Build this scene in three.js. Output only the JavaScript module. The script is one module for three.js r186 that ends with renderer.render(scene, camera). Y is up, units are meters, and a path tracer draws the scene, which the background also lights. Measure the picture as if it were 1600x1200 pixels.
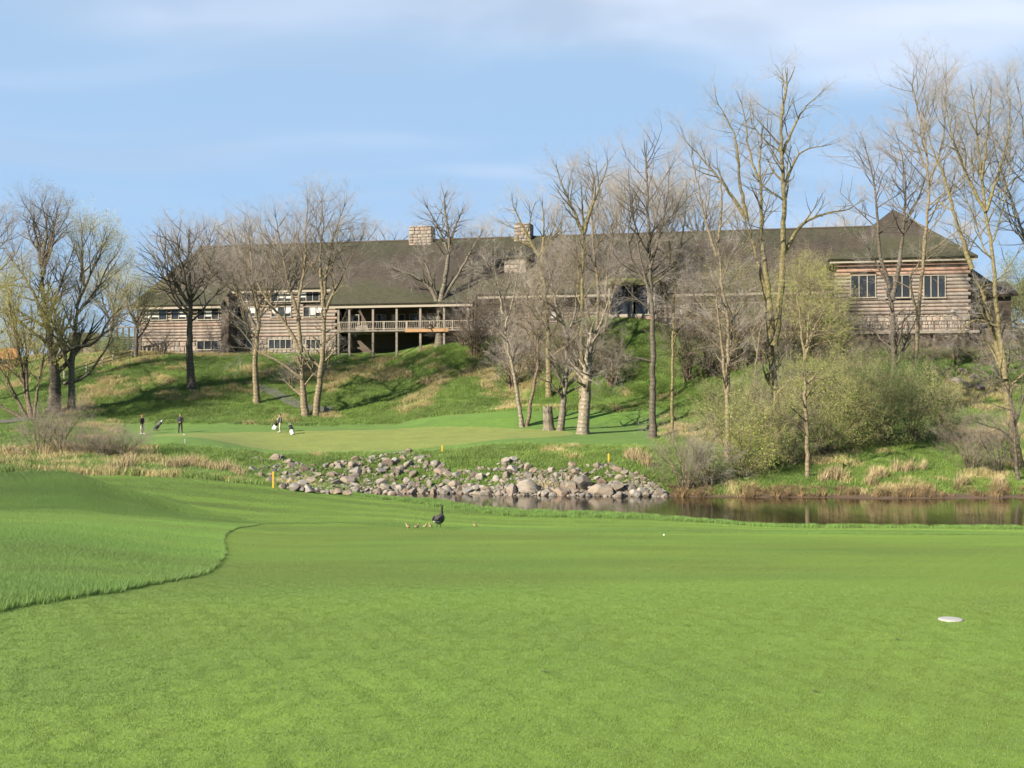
import * as THREE from 'three';
import { mergeGeometries, mergeVertices, toCreasedNormals } from 'three/addons/utils/BufferGeometryUtils.js';

// ---------------------------------------------------------------- camera, sky, sun, exposure
const scene = new THREE.Scene();
const EYE = 7.0;                 // metres above the pond
const FOCAL = 1800, HORIZON = 620;   // of a 1600 x 1200 frame
const camera = new THREE.PerspectiveCamera(2 * Math.atan(600 / FOCAL) * 180 / Math.PI, 4 / 3, 0.1, 6000);
camera.position.set(0, EYE, 0);
camera.rotation.set(Math.atan((HORIZON - 600) / FOCAL), 0, 0);
const renderer = new THREE.WebGLRenderer({ antialias: true });
renderer.setSize(1024, 768);
renderer.toneMapping = THREE.LinearToneMapping;
renderer.toneMappingExposure = 2.85;
renderer.shadowMap.enabled = true;

// seeded random and noise
function RNG(seed) { let a = seed >>> 0; return () => { a = (a + 0x6d2b79f5) | 0; let t = Math.imul(a ^ (a >>> 15), 1 | a); t = (t + Math.imul(t ^ (t >>> 7), 61 | t)) ^ t; return ((t ^ (t >>> 14)) >>> 0) / 4294967296; }; }
const lerp = (a, b, t) => a + (b - a) * t;
const clamp = (x, a = 0, b = 1) => Math.min(b, Math.max(a, x));
const sstep = (a, b, x) => { const t = clamp((x - a) / (b - a)); return t * t * (3 - 2 * t); };
function hash2(i, j) { let n = Math.imul(i, 374761393) + Math.imul(j, 668265263); n = Math.imul(n ^ (n >>> 13), 1274126177); return ((n ^ (n >>> 16)) >>> 0) / 4294967296; }
function vnoise(x, y, per = 0) {
  const xi = Math.floor(x), yi = Math.floor(y), fx = x - xi, fy = y - yi, u = fx * fx * (3 - 2 * fx), v = fy * fy * (3 - 2 * fy);
  const w = (k) => per ? ((k % per) + per) % per : k;
  return lerp(lerp(hash2(w(xi), w(yi)), hash2(w(xi + 1), w(yi)), u), lerp(hash2(w(xi), w(yi + 1)), hash2(w(xi + 1), w(yi + 1)), u), v);
}
function fbm(x, y, o = 4, per = 0) { let s = 0, a = 0.5, n = 0; for (let k = 0; k < o; k++) { s += a * vnoise(x, y, per); n += a; a *= 0.5; x = x * 2 + (per ? 0 : 17.3); y = y * 2 + (per ? 0 : 9.1); if (per) per *= 2; } return s / n; }

// sky: clear spring blue with thin high cloud, thicker towards the upper edge of the view
{
  const W = 2048, Hh = 1024, data = new Float32Array(W * Hh * 4);
  for (let j = 0; j < Hh; j++) {
    const el = ((j + 0.5) / Hh - 0.5) * Math.PI, se = Math.sin(el), ce = Math.cos(el);
    for (let i = 0; i < W; i++) {
      const az = ((i + 0.5) / W - 0.5) * 2 * Math.PI, x = Math.cos(az) * ce, z = Math.sin(az) * ce;
      const e = Math.max(se, 0), k = Math.pow(1 - e, 7);
      // air
      const air = (q0, q1, q2, q3, q4) => e < 0.1 ? lerp(q0, q1, e / 0.1) : e < 0.2 ? lerp(q1, q2, (e - 0.1) / 0.1) : e < 0.35 ? lerp(q2, q3, (e - 0.2) / 0.15) : lerp(q3, q4, (e - 0.35) / 0.65);
      let r = air(0.190, 0.150, 0.143, 0.140, 0.045), g = air(0.262, 0.228, 0.218, 0.208, 0.090), b = air(0.336, 0.328, 0.318, 0.298, 0.185);
      // thin high cloud: a veil of streaks, thicker in places
      if (se > -0.02) {
        const h = 1 / (e + 0.12), cx = x * h, cz = z * h;
        const wx = fbm(cx * 0.6 + 3.1, cz * 0.6 + 7.7, 3) * 1.4, wz = fbm(cx * 0.6 + 11.4, cz * 0.6 + 1.9, 3) * 1.4;
        const big = fbm(cx * 0.55 + wx + 5.2, cz * 0.95 + wz + 2.6, 5), fine = fbm(cx * 2.1 + wx * 2, cz * 3.4 + wz * 2, 5);
        const bear = Math.atan2(x, -z);   // 0 along the view
        const puff = (a0, e0, sa, sb) => Math.exp(-(((bear - a0) / sa) ** 2) - (((el - e0) / sb) ** 2));
        const body = 0.55 * puff(0.13, 0.335, 0.16, 0.055) + 0.85 * puff(0.36, 0.285, 0.13, 0.034) + 0.45 * puff(-0.16, 0.335, 0.24, 0.05) + 0.3 * puff(-0.4, 0.30, 0.2, 0.03) + 0.22 * puff(-0.05, 0.22, 0.25, 0.02);
        const wisp = fbm(cx * 1.1 + wx * 2.4 + 4, cz * 4.2 + wz * 2.4, 6);
        let c = sstep(0.40, 0.74, big * 0.45 + wisp * 0.55) * (0.30 + 0.7 * sstep(0.10, 0.32, e)) * 0.62 + sstep(0.16, 0.66, body * (0.30 + 1.25 * (0.5 * fine + 0.5 * wisp))) * 0.62;
        c = clamp(c) * 0.8;
        const s = 0.232 + 0.09 * sstep(0.35, 0.7, fine) + 0.11 * sstep(0.0, 0.4, bear) * sstep(0.45, 0.20, Math.abs(bear - 0.35));
        r = lerp(r, s * 0.90, c); g = lerp(g, s * 0.98, c); b = lerp(b, s * 1.16, c);
      }
      if (se < 0) { const t = sstep(0, -0.1, se); r = lerp(r, 0.04, t); g = lerp(g, 0.06, t); b = lerp(b, 0.027, t); }
      const o = (j * W + i) * 4;
      data[o] = r; data[o + 1] = g; data[o + 2] = b; data[o + 3] = 1;
    }
  }
  const t = new THREE.DataTexture(data, W, Hh, THREE.RGBAFormat, THREE.FloatType);
  t.mapping = THREE.EquirectangularReflectionMapping; t.magFilter = t.minFilter = THREE.LinearFilter; t.wrapS = THREE.RepeatWrapping; t.needsUpdate = true;
  scene.background = t; scene.environment = t;
}
// low afternoon sun from the left, a little behind the viewer
const sun = new THREE.DirectionalLight(new THREE.Color(1.0, 0.89, 0.72), 5.0);
{
  const el = 29 * Math.PI / 180, back = 38 * Math.PI / 180;
  sun.position.set(-Math.cos(back) * Math.cos(el) * 300, Math.sin(el) * 300, Math.sin(back) * Math.cos(el) * 300);
  sun.target.position.set(0, 0, -80); sun.position.add(sun.target.position);
  sun.castShadow = true; sun.shadow.mapSize.set(4096, 4096);
  const c = sun.shadow.camera; c.left = -160; c.right = 160; c.top = 160; c.bottom = -160; c.near = 10; c.far = 700;
  scene.add(sun, sun.target);
}

// ---------------------------------------------------------------- helpers
const used = new Map();
function numbered(n) { const k = used.get(n) || 0; used.set(n, k + 1); return k ? `${n}_${String(k).padStart(3, '0')}` : n; }
function tag(o, label, category, group, kind) { if (label) o.userData.label = label; if (category) o.userData.category = category; if (group) o.userData.group = group; if (kind) o.userData.kind = kind; return o; }
function addMesh(name, geo, m, parent) { const o = new THREE.Mesh(geo, m); o.name = parent ? name : numbered(name); o.castShadow = o.receiveShadow = true; (parent || scene).add(o); return o; }
function addGroup(name, pos = [0, 0, 0], turn = 0) { const g = new THREE.Group(); g.name = numbered(name); g.position.set(...pos); g.rotation.y = turn; scene.add(g); return g; }
function addCopies(name, geo, m, mats, colors, parent) {
  const o = new THREE.InstancedMesh(geo, m, mats.length); o.name = parent ? name : numbered(name); o.castShadow = o.receiveShadow = true; o.frustumCulled = false;
  mats.forEach((k, i) => { o.setMatrixAt(i, k); if (colors) o.setColorAt(i, colors[i]); });
  (parent || scene).add(o); return o;
}
const rgb = (r, g, b) => new THREE.Color().setRGB(r, g, b);
function mat(r, g, b, rough = 0.9, extra = {}) { return new THREE.MeshStandardMaterial({ color: rgb(r, g, b), roughness: rough, metalness: 0, ...extra }); }
function canvasless(w, h, f, srgb = false) {    // f(u, v) -> [r, g, b] 0..1 written as bytes
  const d = new Uint8Array(w * h * 4);
  for (let j = 0; j < h; j++) for (let i = 0; i < w; i++) { const c = f(i / w, j / h), o = (j * w + i) * 4; d[o] = clamp(c[0]) * 255; d[o + 1] = clamp(c[1]) * 255; d[o + 2] = clamp(c[2]) * 255; d[o + 3] = 255; }
  const t = new THREE.DataTexture(d, w, h); t.wrapS = t.wrapT = THREE.RepeatWrapping; t.magFilter = THREE.LinearFilter; t.minFilter = THREE.LinearFilter; if (srgb) t.colorSpace = THREE.SRGBColorSpace; t.needsUpdate = true; return t;
}
const grey = (f) => (u, v) => { const k = f(u, v); return [k, k, k]; };

// ---------------------------------------------------------------- terrain
// profiles: for a bearing (pixel column of the 1600 wide frame) the ground as [distance, pixel row] pairs
const PROFILES = [
  [-150, [[3, 1580], [5, 1196], [8, 980], [14, 880], [20, 829], [30, 805], [38, 792], [52, 752], [64, 768], [75, 738], [90, 700], [105, 668], [120, 648], [140, 612], [165, 575], [200, 565]]],
  [0, [[3, 1580], [5, 1196], [8, 980], [14, 880], [20, 829], [30, 806], [38, 796], [52, 744], [64, 768], [75, 739], [90, 702], [105, 670], [120, 640], [140, 600], [160, 566], [200, 560]]],
  [100, [[3, 1580], [5, 1196], [8, 980], [14, 882], [20, 833], [30, 809], [38, 799], [52, 740], [64, 768], [75, 742], [90, 705], [103, 676], [115, 655], [130, 600], [146, 560], [200, 556]]],
  [200, [[3, 1580], [5, 1196], [8, 980], [14, 890], [20, 845], [30, 818], [40, 805], [52, 768], [62, 768], [75, 745], [90, 706], [98, 686], [108, 677], [115, 664], [128, 605], [145, 553], [200, 560]]],
  [300, [[3, 1580], [5, 1196], [8, 980], [15, 889], [25, 840], [35, 822], [45, 810], [52, 798], [60, 781], [75, 748], [82, 735], [91, 702], [98, 684], [108, 676], [114, 666], [126, 612], [144, 556], [200, 562]]],
  [430, [[3, 1580], [5, 1196], [8, 980], [15, 891], [25, 850], [35, 832], [43, 822], [52, 808], [60, 792], [72, 764], [80, 757], [86, 743], [94, 710], [99, 697], [110, 674], [117, 660], [130, 605], [146, 553], [200, 566]]],
  [600, [[3, 1580], [5, 1196], [8, 980], [15, 891], [25, 850], [35, 833], [43, 822], [60, 800], [79, 778], [81.5, 781], [85, 768], [93, 712], [98, 698], [110, 672], [114, 668], [118, 655], [132, 598], [147, 550], [200, 560]]],
  [700, [[3, 1580], [5, 1196], [8, 980], [15, 891], [25, 850], [35, 833], [43, 826], [60, 808], [75.6, 785.5], [80, 800], [84, 770], [91, 714], [97, 695], [109, 671], [113, 655], [118, 640], [130, 590], [145, 528], [200, 545]]],
  [800, [[3, 1580], [5, 1196], [8, 980], [15, 891], [25, 850], [35, 833], [43, 828], [58, 815], [70.6, 797], [76, 816], [82.6, 772.5], [88, 722], [96, 690], [108, 671], [114, 642], [119, 637], [128, 590], [138, 540], [144, 518], [200, 540]]],
  [900, [[3, 1580], [5, 1196], [8, 980], [15, 891], [25, 850], [35, 833], [43, 829], [56, 818], [68.5, 803], [74, 818], [81.8, 774], [87, 726], [94, 697], [105, 674], [110, 664], [115, 640], [120, 628], [127, 567], [135, 504], [146, 497], [200, 540]]],
  [1000, [[3, 1580], [5, 1196], [8, 980], [15, 891], [25, 850], [35, 834], [43, 830], [56, 820], [67, 807], [73, 820], [81.3, 775], [86, 728], [92, 704], [101, 682], [107, 672], [111, 662], [115, 640], [120, 625], [127, 562], [134.2, 497], [146, 491], [200, 540]]],
  [1100, [[3, 1580], [5, 1196], [8, 980], [15, 891], [25, 850], [34, 835], [43, 832], [54, 825], [64, 816], [71, 826], [80.8, 776], [85, 745], [93, 706], [105, 668], [115, 630], [124, 585], [132, 540], [140, 512], [146, 505], [200, 540]]],
  [1200, [[3, 1580], [5, 1196], [8, 980], [15, 891], [25, 850], [33, 836], [43, 833], [52, 830], [61, 825.5], [69, 836], [79.8, 777], [84, 750], [93, 708], [105, 660], [115, 610], [124, 562], [131, 532], [140, 520], [200, 540]]],
  [1400, [[3, 1580], [5, 1196], [8, 980], [15, 891], [25, 850], [33, 837], [45, 833], [60.6, 827], [68, 836], [79.4, 778], [81.5, 768], [85, 744], [93, 702], [105, 655], [115, 600], [122, 556], [128, 535], [140, 526], [200, 545]]],
  [1600, [[3, 1580], [5, 1196], [8, 980], [15, 891], [25, 850], [32, 838], [45, 833], [60.2, 829], [68, 838], [78.8, 780], [81, 770], [85, 748], [93, 712], [105, 655], [115, 598], [122, 556], [128, 530], [140, 516], [200, 540]]],
  [1750, [[3, 1580], [5, 1196], [8, 980], [15, 891], [25, 850], [32, 838], [45, 833], [60.2, 829], [68, 838], [78, 781], [80.5, 770], [85, 748], [93, 712], [105, 655], [115, 598], [122, 556], [128, 530], [140, 514], [200, 535]]],
].map(([px, list]) => {
  const X = list.map((p) => p[0]), Y = list.map((p) => (HORIZON - p[1]) / FOCAL * p[0]), n = X.length, D = [], M = new Array(n).fill(0);
  for (let k = 0; k < n - 1; k++) D.push((Y[k + 1] - Y[k]) / (X[k + 1] - X[k]));
  M[0] = 0; M[n - 1] = 0;
  for (let k = 1; k < n - 1; k++) M[k] = D[k - 1] * D[k] <= 0 ? 0 : 2 * D[k - 1] * D[k] / (D[k - 1] + D[k]);
  return { px, X, Y, M };
});
function profileAt(p, d) {
  const { X, Y, M } = p, n = X.length;
  if (d <= X[0]) return Y[0];
  if (d >= X[n - 1]) return Y[n - 1];
  let k = 0; while (d > X[k + 1]) k++;
  const h = X[k + 1] - X[k], t = (d - X[k]) / h, t2 = t * t, t3 = t2 * t;
  return (2 * t3 - 3 * t2 + 1) * Y[k] + (t3 - 2 * t2 + t) * h * M[k] + (-2 * t3 + 3 * t2) * Y[k + 1] + (t3 - t2) * h * M[k + 1];
}
const U_LIM = 950 / FOCAL, TH_LIM = Math.atan(U_LIM);
// world height of the ground at x, d (d = -z)
function groundSmooth(x, d) {
  const r = Math.hypot(x, d), th = Math.atan2(x, d), tc = clamp(th, -TH_LIM, TH_LIM), D = r * Math.cos(tc), px = 800 + FOCAL * Math.tan(tc);
  let k = 0; while (k < PROFILES.length - 2 && px > PROFILES[k + 1].px) k++;
  const P = (i) => PROFILES[clamp(i, 0, PROFILES.length - 1)];
  const a = P(k), b = P(k + 1), t = clamp((px - a.px) / (b.px - a.px));
  const h0 = profileAt(P(k - 1), D), h1 = profileAt(a, D), h2 = profileAt(b, D), h3 = profileAt(P(k + 2), D);
  // finite difference tangents over uneven columns
  const w = b.px - a.px, m1 = k > 0 ? (h2 - h0) / (b.px - P(k - 1).px) * w : h2 - h1, m2 = k + 2 < PROFILES.length ? (h3 - h1) / (P(k + 2).px - a.px) * w : h2 - h1;
  const t2 = t * t, t3 = t2 * t;
  let h = (2 * t3 - 3 * t2 + 1) * h1 + (t3 - 2 * t2 + t) * m1 * 0.7 + (-2 * t3 + 3 * t2) * h2 + (t3 - t2) * m2 * 0.7;
  const back = sstep(1.05, 1.9, Math.abs(th)), far = sstep(200, 420, r);
  h = lerp(h, -1.6, back); h = lerp(h, 6.5 + 3 * fbm(x / 260, d / 260, 2), far * (1 - back));
  return EYE + h;
}
function wildness(x, d) {   // 0 on mown turf, 1 on the unmown slopes
  const px = 800 + FOCAL * x / Math.max(d, 1);
  if (d < 62) return 0;
  let w = sstep(112, 119, d + 3 * (fbm(x / 6, d / 6, 2) - 0.5));
  if (px > 1010) w = Math.max(w, sstep(78, 80, d) * sstep(1010, 1060, px));
  if (px < 420) w = Math.max(w, sstep(74, 77, d + (px - 300) * 0.012) * (1 - sstep(91, 94, d)), px < 215 ? sstep(74, 77, d) * sstep(215, 150, px) : 0);
  if (px >= 380 && px <= 1060) w = Math.max(w, sstep(79, 82, d) * (1 - sstep(92, 96, d)));
  return clamp(w);
}
function ground(x, d) {
  let h = groundSmooth(x, d);
  if (d > 2 && d < 260) {
    const w = wildness(x, d);
    h += w * (0.35 * (fbm(x / 3.2 + 40, d / 3.2, 3) - 0.5) + 0.12 * (fbm(x / 0.8, d / 0.8 + 9, 2) - 0.5));
    h += (1 - w) * (0.16 * (fbm(x / 9, d / 9 + 31, 2) - 0.5) * sstep(14, 40, d) + 0.03 * (fbm(x / 5 + 5, d / 5, 1) - 0.5) * sstep(4, 10, d));
  }
  return h;
}
const xOf = (px, d) => (px - 800) / FOCAL * d;
const yOf = (py, d) => EYE + (HORIZON - py) / FOCAL * d;
const onGround = (px, d) => { const x = xOf(px, d); return new THREE.Vector3(x, ground(x, d), -d); };
// distance at which the line of sight through a pixel meets the ground
function depthAt(px, py, from = 4, to = 170) {
  for (let d = from; d < to; d += 0.15) if (ground(xOf(px, d), d) >= yOf(py, d)) return d;
  return to;
}
const groundNormal = (x, d) => { const e = 0.25; return new THREE.Vector3(-(ground(x + e, d) - ground(x - e, d)) / (2 * e), 1, (ground(x, d + e) - ground(x, d - e)) / (2 * e)).normalize(); };

// mown zones. The edge of the rough along the fairway: x at which rough begins on the viewer's left
const EDGE = [[0, -5.2], [4, -4.6], [8.5, -3.85], [10.2, -3.45], [13, -3.55], [16, -4.1], [20, -5.0], [25, -6.3], [33, -8.05], [41, -9.4], [45.5, -9.9]];
function edgeX(d) {
  let k = 0; while (k < EDGE.length - 2 && d > EDGE[k + 1][0]) k++;
  const n = EDGE.length - 1, [d1, x1] = EDGE[k], [d2, x2] = EDGE[k + 1], h = d2 - d1, t = clamp((d - d1) / h), a = EDGE[Math.max(k - 1, 0)], b = EDGE[Math.min(k + 2, n)];
  const m1 = (x2 - a[1]) / (d2 - a[0]) * h, m2 = (b[1] - x1) / (b[0] - d1) * h, t2 = t * t, t3 = t2 * t;
  return (2 * t3 - 3 * t2 + 1) * x1 + (t3 - 2 * t2 + t) * m1 + (3 * t2 - 2 * t3) * x2 + (t3 - t2) * m2;
}
function farEdge(x) { // distance at which the fairway gives way to the first cut on the way to the pond
  const px = clamp(800 + x * 43, 0, 1700); return px < 500 ? lerp(45.5, 47, clamp((px - 300) / 200)) : px < 720 ? lerp(47, 40.5, (px - 500) / 220) : lerp(40.5, 33.5, clamp((px - 720) / 800)) + 0.25 * Math.sin(px / 60);
}
function zone(x, d) {   // fairway, first_cut, rough, green, apron, wild
  const px = 800 + FOCAL * x / Math.max(d, 1);
  if (wildness(x, d) > 0.45) return 'wild';
  if (d < 62 && x < edgeX(Math.min(d, 45.5)) - (d > 45.5 ? (d - 45.5) * 0.55 : 0)) return 'rough';
  if (d < farEdge(x)) return 'fairway';
  if (d < 90) return 'first_cut';
  const gx = (px - 565) / 330, gd = (d - 103.2) / 7.6;
  if (gx * gx + gd * gd < 1) return 'green';
  return 'apron';
}
{
  const th = []; // bearings: fine in view, coarse round the back
  for (let p = -240; p <= 1840; p += 6.5) th.push(Math.atan((p - 800) / FOCAL));
  const last = th[th.length - 1], first = th[0];
  for (let k = 1; k < 40; k++) th.push(lerp(last, first + 2 * Math.PI, k / 40));
  const R = []; let r = 1.2; while (r < 165) { R.push(r); r += r < 50 ? 0.3 : 0.42; } while (r < 4500) { R.push(r); r *= 1.12; }
  const nT = th.length, nR = R.length, pos = [0, ground(0, 0.01), 0], uv = [0, 0], col = [0.05, 0.1, 0.02], idx = [];
  const C = { fairway: [0.112, 0.190, 0.016], first_cut: [0.100, 0.188, 0.018], rough: [0.085, 0.172, 0.022], green: [0.145, 0.182, 0.034], apron: [0.075, 0.150, 0.017], wild: [0.080, 0.135, 0.022] };
  for (let j = 0; j < nR; j++) for (let i = 0; i < nT; i++) {
    const x = R[j] * Math.sin(th[i]), d = R[j] * Math.cos(th[i]), y = ground(x, d);
    pos.push(x, y, -d); uv.push(x, -d);
    const z = zone(x, d), n = fbm(x / 5 + 3, d / 5, 3), m = fbm(x / 1.3, d / 1.3 + 8, 3);
    let c = C[z].slice();
    if (z === 'wild') { const dry = sstep(0.52, 0.70, n * 0.6 + m * 0.4); c = [lerp(c[0], 0.17, dry), lerp(c[1], 0.155, dry), lerp(c[2], 0.06, dry)]; }
    // bare mud of the waterline
    if (y < 0.55 && d > 55 && d < 100) { const k = sstep(0.5, 0.1, y + 0.3 * (m - 0.5)) * (d > 74 ? 1 : sstep(0.3, 0.0, y)); c = [lerp(c[0], 0.075, k), lerp(c[1], 0.046, k), lerp(c[2], 0.026, k)]; }
    const s = 0.86 + 0.28 * m;
    col.push(c[0] * s, c[1] * s, c[2] * s);
  }
  for (let i = 0; i < nT; i++) idx.push(0, 1 + i, 1 + (i + 1) % nT);
  for (let j = 0; j < nR - 1; j++) for (let i = 0; i < nT; i++) { const a = 1 + j * nT + i, b = 1 + j * nT + (i + 1) % nT, c = a + nT, e = b + nT; idx.push(a, c, b, b, c, e); }
  const g = new THREE.BufferGeometry();
  g.setAttribute('position', new THREE.Float32BufferAttribute(pos, 3)); g.setAttribute('uv', new THREE.Float32BufferAttribute(uv, 2)); g.setAttribute('color', new THREE.Float32BufferAttribute(col, 3));
  g.setIndex(idx); g.computeVertexNormals();
  const tex = canvasless(512, 512, (u, v) => { const a = fbm(u * 24, v * 24, 4, 24), b = fbm(u * 6 + 0.5, v * 6, 3, 6), k = 0.62 + 0.34 * a + 0.14 * b; return [k * (0.96 + 0.10 * b), k, k * 0.96]; });
  const bump = canvasless(512, 512, grey((u, v) => fbm(u * 48, v * 48, 4, 48)));
  tex.repeat.set(1 / 3.1, 1 / 3.1); bump.repeat.set(1 / 1.7, 1 / 1.7);
  const m = new THREE.MeshStandardMaterial({ color: 0xffffff, vertexColors: true, map: tex, bumpMap: bump, bumpScale: 0.006, roughness: 0.95 });
  tag(addMesh('ground', g, m), 'rolling golf course turf rising to an unmown hillside', 'ground', null, 'structure');
}
// pond
{
  const x0 = -26, x1 = 75, z0 = -95, z1 = -56, g = new THREE.PlaneGeometry(x1 - x0, z1 - z0, 1, 1); g.rotateX(-Math.PI / 2);
  const p = g.attributes.position, u = []; for (let k = 0; k < p.count; k++) u.push(p.getX(k), p.getZ(k)); g.setAttribute('uv', new THREE.Float32BufferAttribute(u, 2));
  const w = canvasless(512, 512, grey((a, b) => 0.6 * fbm(a * 10, b * 22, 3, 2) + 0.4 * fbm(a * 28, b * 40, 3, 4))); w.repeat.set(1 / 7, 1 / 7);
  const m = new THREE.MeshPhysicalMaterial({ color: rgb(0.016, 0.0125, 0.006), roughness: 0.012, ior: 1.33, bumpMap: w, bumpScale: 0.007 });
  const o = addMesh('pond_water', g, m); o.position.set((x0 + x1) / 2, 0, (z0 + z1) / 2);
  tag(o, 'still brown pond water mirroring the stony bank', 'water', null, 'structure');
}

// ---------------------------------------------------------------- clubhouse
const BA = { x: -48.75, d: 150 }, BE = { x: 0.977, d: -0.213 }, BN = { x: 0.213, d: 0.977 };   // corner, along the front, away from the viewer
const bS = (px, w = 0) => { const u = (px - 800) / FOCAL, x0 = BA.x + BN.x * w, d0 = BA.d + BN.d * w; return (u * d0 - x0) / (BE.x - u * BE.d); };
const bD = (s, w = 0) => BA.d + BE.d * s + BN.d * w;
const bY = (px, py, w = 0) => EYE + (HORIZON - py) / FOCAL * bD(bS(px, w), w);
const bGround = (s, w) => ground(BA.x + BE.x * s + BN.x * w, bD(s, w));
// textures of the building
const woodTex = canvasless(256, 256, (u, v) => { const a = fbm(u * 4, v * 32, 4, 4), b = fbm(u * 6, v * 6, 3, 6), k = 0.55 + 0.5 * a + 0.2 * (b - 0.5); return [k, k * (0.96 + 0.05 * b), k * (0.92 + 0.08 * b)]; });
woodTex.repeat.set(0.4, 1.5);
const stoneTex = canvasless(256, 256, (u, v) => { const a = fbm(u * 8, v * 8, 4, 8), b = fbm(u * 3 + 4, v * 3, 3, 3), k = 0.45 + 0.6 * a; return [k * (1 + 0.2 * (b - 0.5)), k, k * (1 - 0.3 * (b - 0.5))]; });
const ROWS = 64, COLS = 52;
const roofTex = canvasless(1024, 1024, (u, v) => {
  const row = Math.floor(v * ROWS), c = Math.floor(u * COLS + (row % 2) * 0.5 + hash2(row, 3) * 0.7), k = 0.46 + 0.42 * hash2(c % COLS, row) + 0.45 * fbm(u * 7, v * 7, 4, 7);
  const moss = sstep(0.46, 0.62, fbm(u * 3 + 0.3, v * 3, 5, 3)), stain = 0.72 + 0.5 * fbm(u * 18, v * 2 + 0.4, 3, 2); return [k * stain * lerp(1.05, 0.84, moss), k * stain * lerp(0.95, 1.0, moss), k * stain * lerp(0.86, 0.60, moss)];
});
const roofBump = canvasless(1024, 1024, grey((u, v) => { const q = (v * ROWS) % 1, row = Math.floor(v * ROWS); return 0.25 + 0.5 * (1 - q) + 0.25 * hash2(Math.floor(u * COLS + (row % 2) * 0.5 + hash2(row, 3) * 0.7) % COLS, row); }));
for (const t of [roofTex, roofBump]) t.repeat.set(1 / 17, 1 / 17);
const M = {
  log: [[0.258, 0.212, 0.182], [0.222, 0.188, 0.163], [0.285, 0.234, 0.200], [0.19, 0.162, 0.142], [0.245, 0.220, 0.198], [0.272, 0.206, 0.170]].map((c) => mat(...c, 0.85, { map: woodTex })),
  logRed: [mat(0.31, 0.195, 0.150, 0.85, { map: woodTex }), mat(0.28, 0.190, 0.152, 0.85, { map: woodTex })],
  backing: mat(0.070, 0.056, 0.042), chink: mat(0.063, 0.049, 0.038),
  roof: mat(0.038, 0.033, 0.026, 0.95, { map: roofTex, bumpMap: roofBump, bumpScale: 0.06 }),
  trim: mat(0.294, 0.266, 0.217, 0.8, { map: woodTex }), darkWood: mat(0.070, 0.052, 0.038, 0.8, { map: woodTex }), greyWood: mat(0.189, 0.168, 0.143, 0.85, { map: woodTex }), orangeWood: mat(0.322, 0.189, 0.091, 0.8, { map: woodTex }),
  stone: [mat(0.27, 0.235, 0.200, 0.9, { map: stoneTex }), mat(0.23, 0.21, 0.19, 0.9, { map: stoneTex }), mat(0.31, 0.265, 0.22, 0.9, { map: stoneTex }), mat(0.185, 0.165, 0.145, 0.9, { map: stoneTex }), mat(0.27, 0.21, 0.175, 0.9, { map: stoneTex })],
  mortar: mat(0.210, 0.189, 0.161, 0.95),
  glass: new THREE.MeshPhysicalMaterial({ color: rgb(0.02, 0.024, 0.03), roughness: 0.04, ior: 1.5 }),
  moss: mat(0.140, 0.140, 0.025, 0.98, { map: roofTex, bumpMap: roofBump, bumpScale: 0.08 }),
  blind: mat(0.420, 0.420, 0.399, 0.9),
};
const boxG = new THREE.BoxGeometry(1, 1, 1);
const logG = new THREE.CylinderGeometry(1, 1, 1, 9, 1); logG.rotateZ(Math.PI / 2);
const stoneG = [0, 1, 2].map((s) => {
  const g = new THREE.IcosahedronGeometry(1, 1), p = g.attributes.position, r = RNG(50 + s), v = new THREE.Vector3(), seen = new Map();
  for (let k = 0; k < p.count; k++) { v.fromBufferAttribute(p, k); const key = v.toArray().map((q) => q.toFixed(2)).join(); if (!seen.has(key)) seen.set(key, 0.88 + 0.2 * r()); v.set(Math.sign(v.x) * Math.pow(Math.abs(v.x), 0.6), Math.sign(v.y) * Math.pow(Math.abs(v.y), 0.6), v.z).multiplyScalar(seen.get(key)); p.setXYZ(k, v.x, v.y, v.z); }
  g.computeVertexNormals(); return g;
});
const clubhouse = addGroup('clubhouse', [BA.x, 0, -BA.d], Math.atan2(BE.d, BE.x));
tag(clubhouse, 'long log and stone clubhouse with mossy shingle roof on the hilltop', 'building');
const bRng = RNG(77);
// boxes in building space: s along, y world height, w setback
function bBox(name, m, s0, s1, y0, y1, w0, w1, parent = clubhouse) { const o = addMesh(name, boxG, m, parent); o.scale.set(Math.abs(s1 - s0), Math.abs(y1 - y0), Math.abs(w1 - w0)); o.position.set((s0 + s1) / 2, (y0 + y1) / 2, -(w0 + w1) / 2); return o; }
const pick = (a) => a[Math.floor(bRng() * a.length) % a.length];
// a wall of stacked logs with openings; openings: [s0, s1, y0, y1]
function logWall(s0, s1, y0, y1, w, openings, redAbove = 1e9) {
  bBox('wall', M.backing, s0 + 0.05, s1 - 0.05, y0, y1, w + 0.13, w + 0.33);
  const n = Math.round((y1 - y0) / 0.40), h = (y1 - y0) / n;
  for (let k = 0; k < n; k++) {
    const y = y0 + (k + 0.5) * h; let spans = [[s0 - 0.25 * (k % 2), s1 + 0.25 * (k % 2)]];
    for (const [a, b, c, e] of openings) if (y > c - h * 0.3 && y < e + h * 0.3) spans = spans.flatMap(([p, q]) => b < p || a > q ? [[p, q]] : [[p, a], [b, q]].filter(([i, j]) => j - i > 0.15));
    const m = y > redAbove ? pick(M.logRed) : pick(M.log), r = h * (0.49 + 0.04 * bRng());
    for (const [a, b] of spans) { const o = addMesh('log', logG, m, clubhouse); o.scale.set(b - a, r, r * 0.95); o.position.set((a + b) / 2, y, -w - 0.02 + 0.03 * (bRng() - 0.5)); o.rotation.x = bRng() * 0.6; }
  }
}
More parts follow.
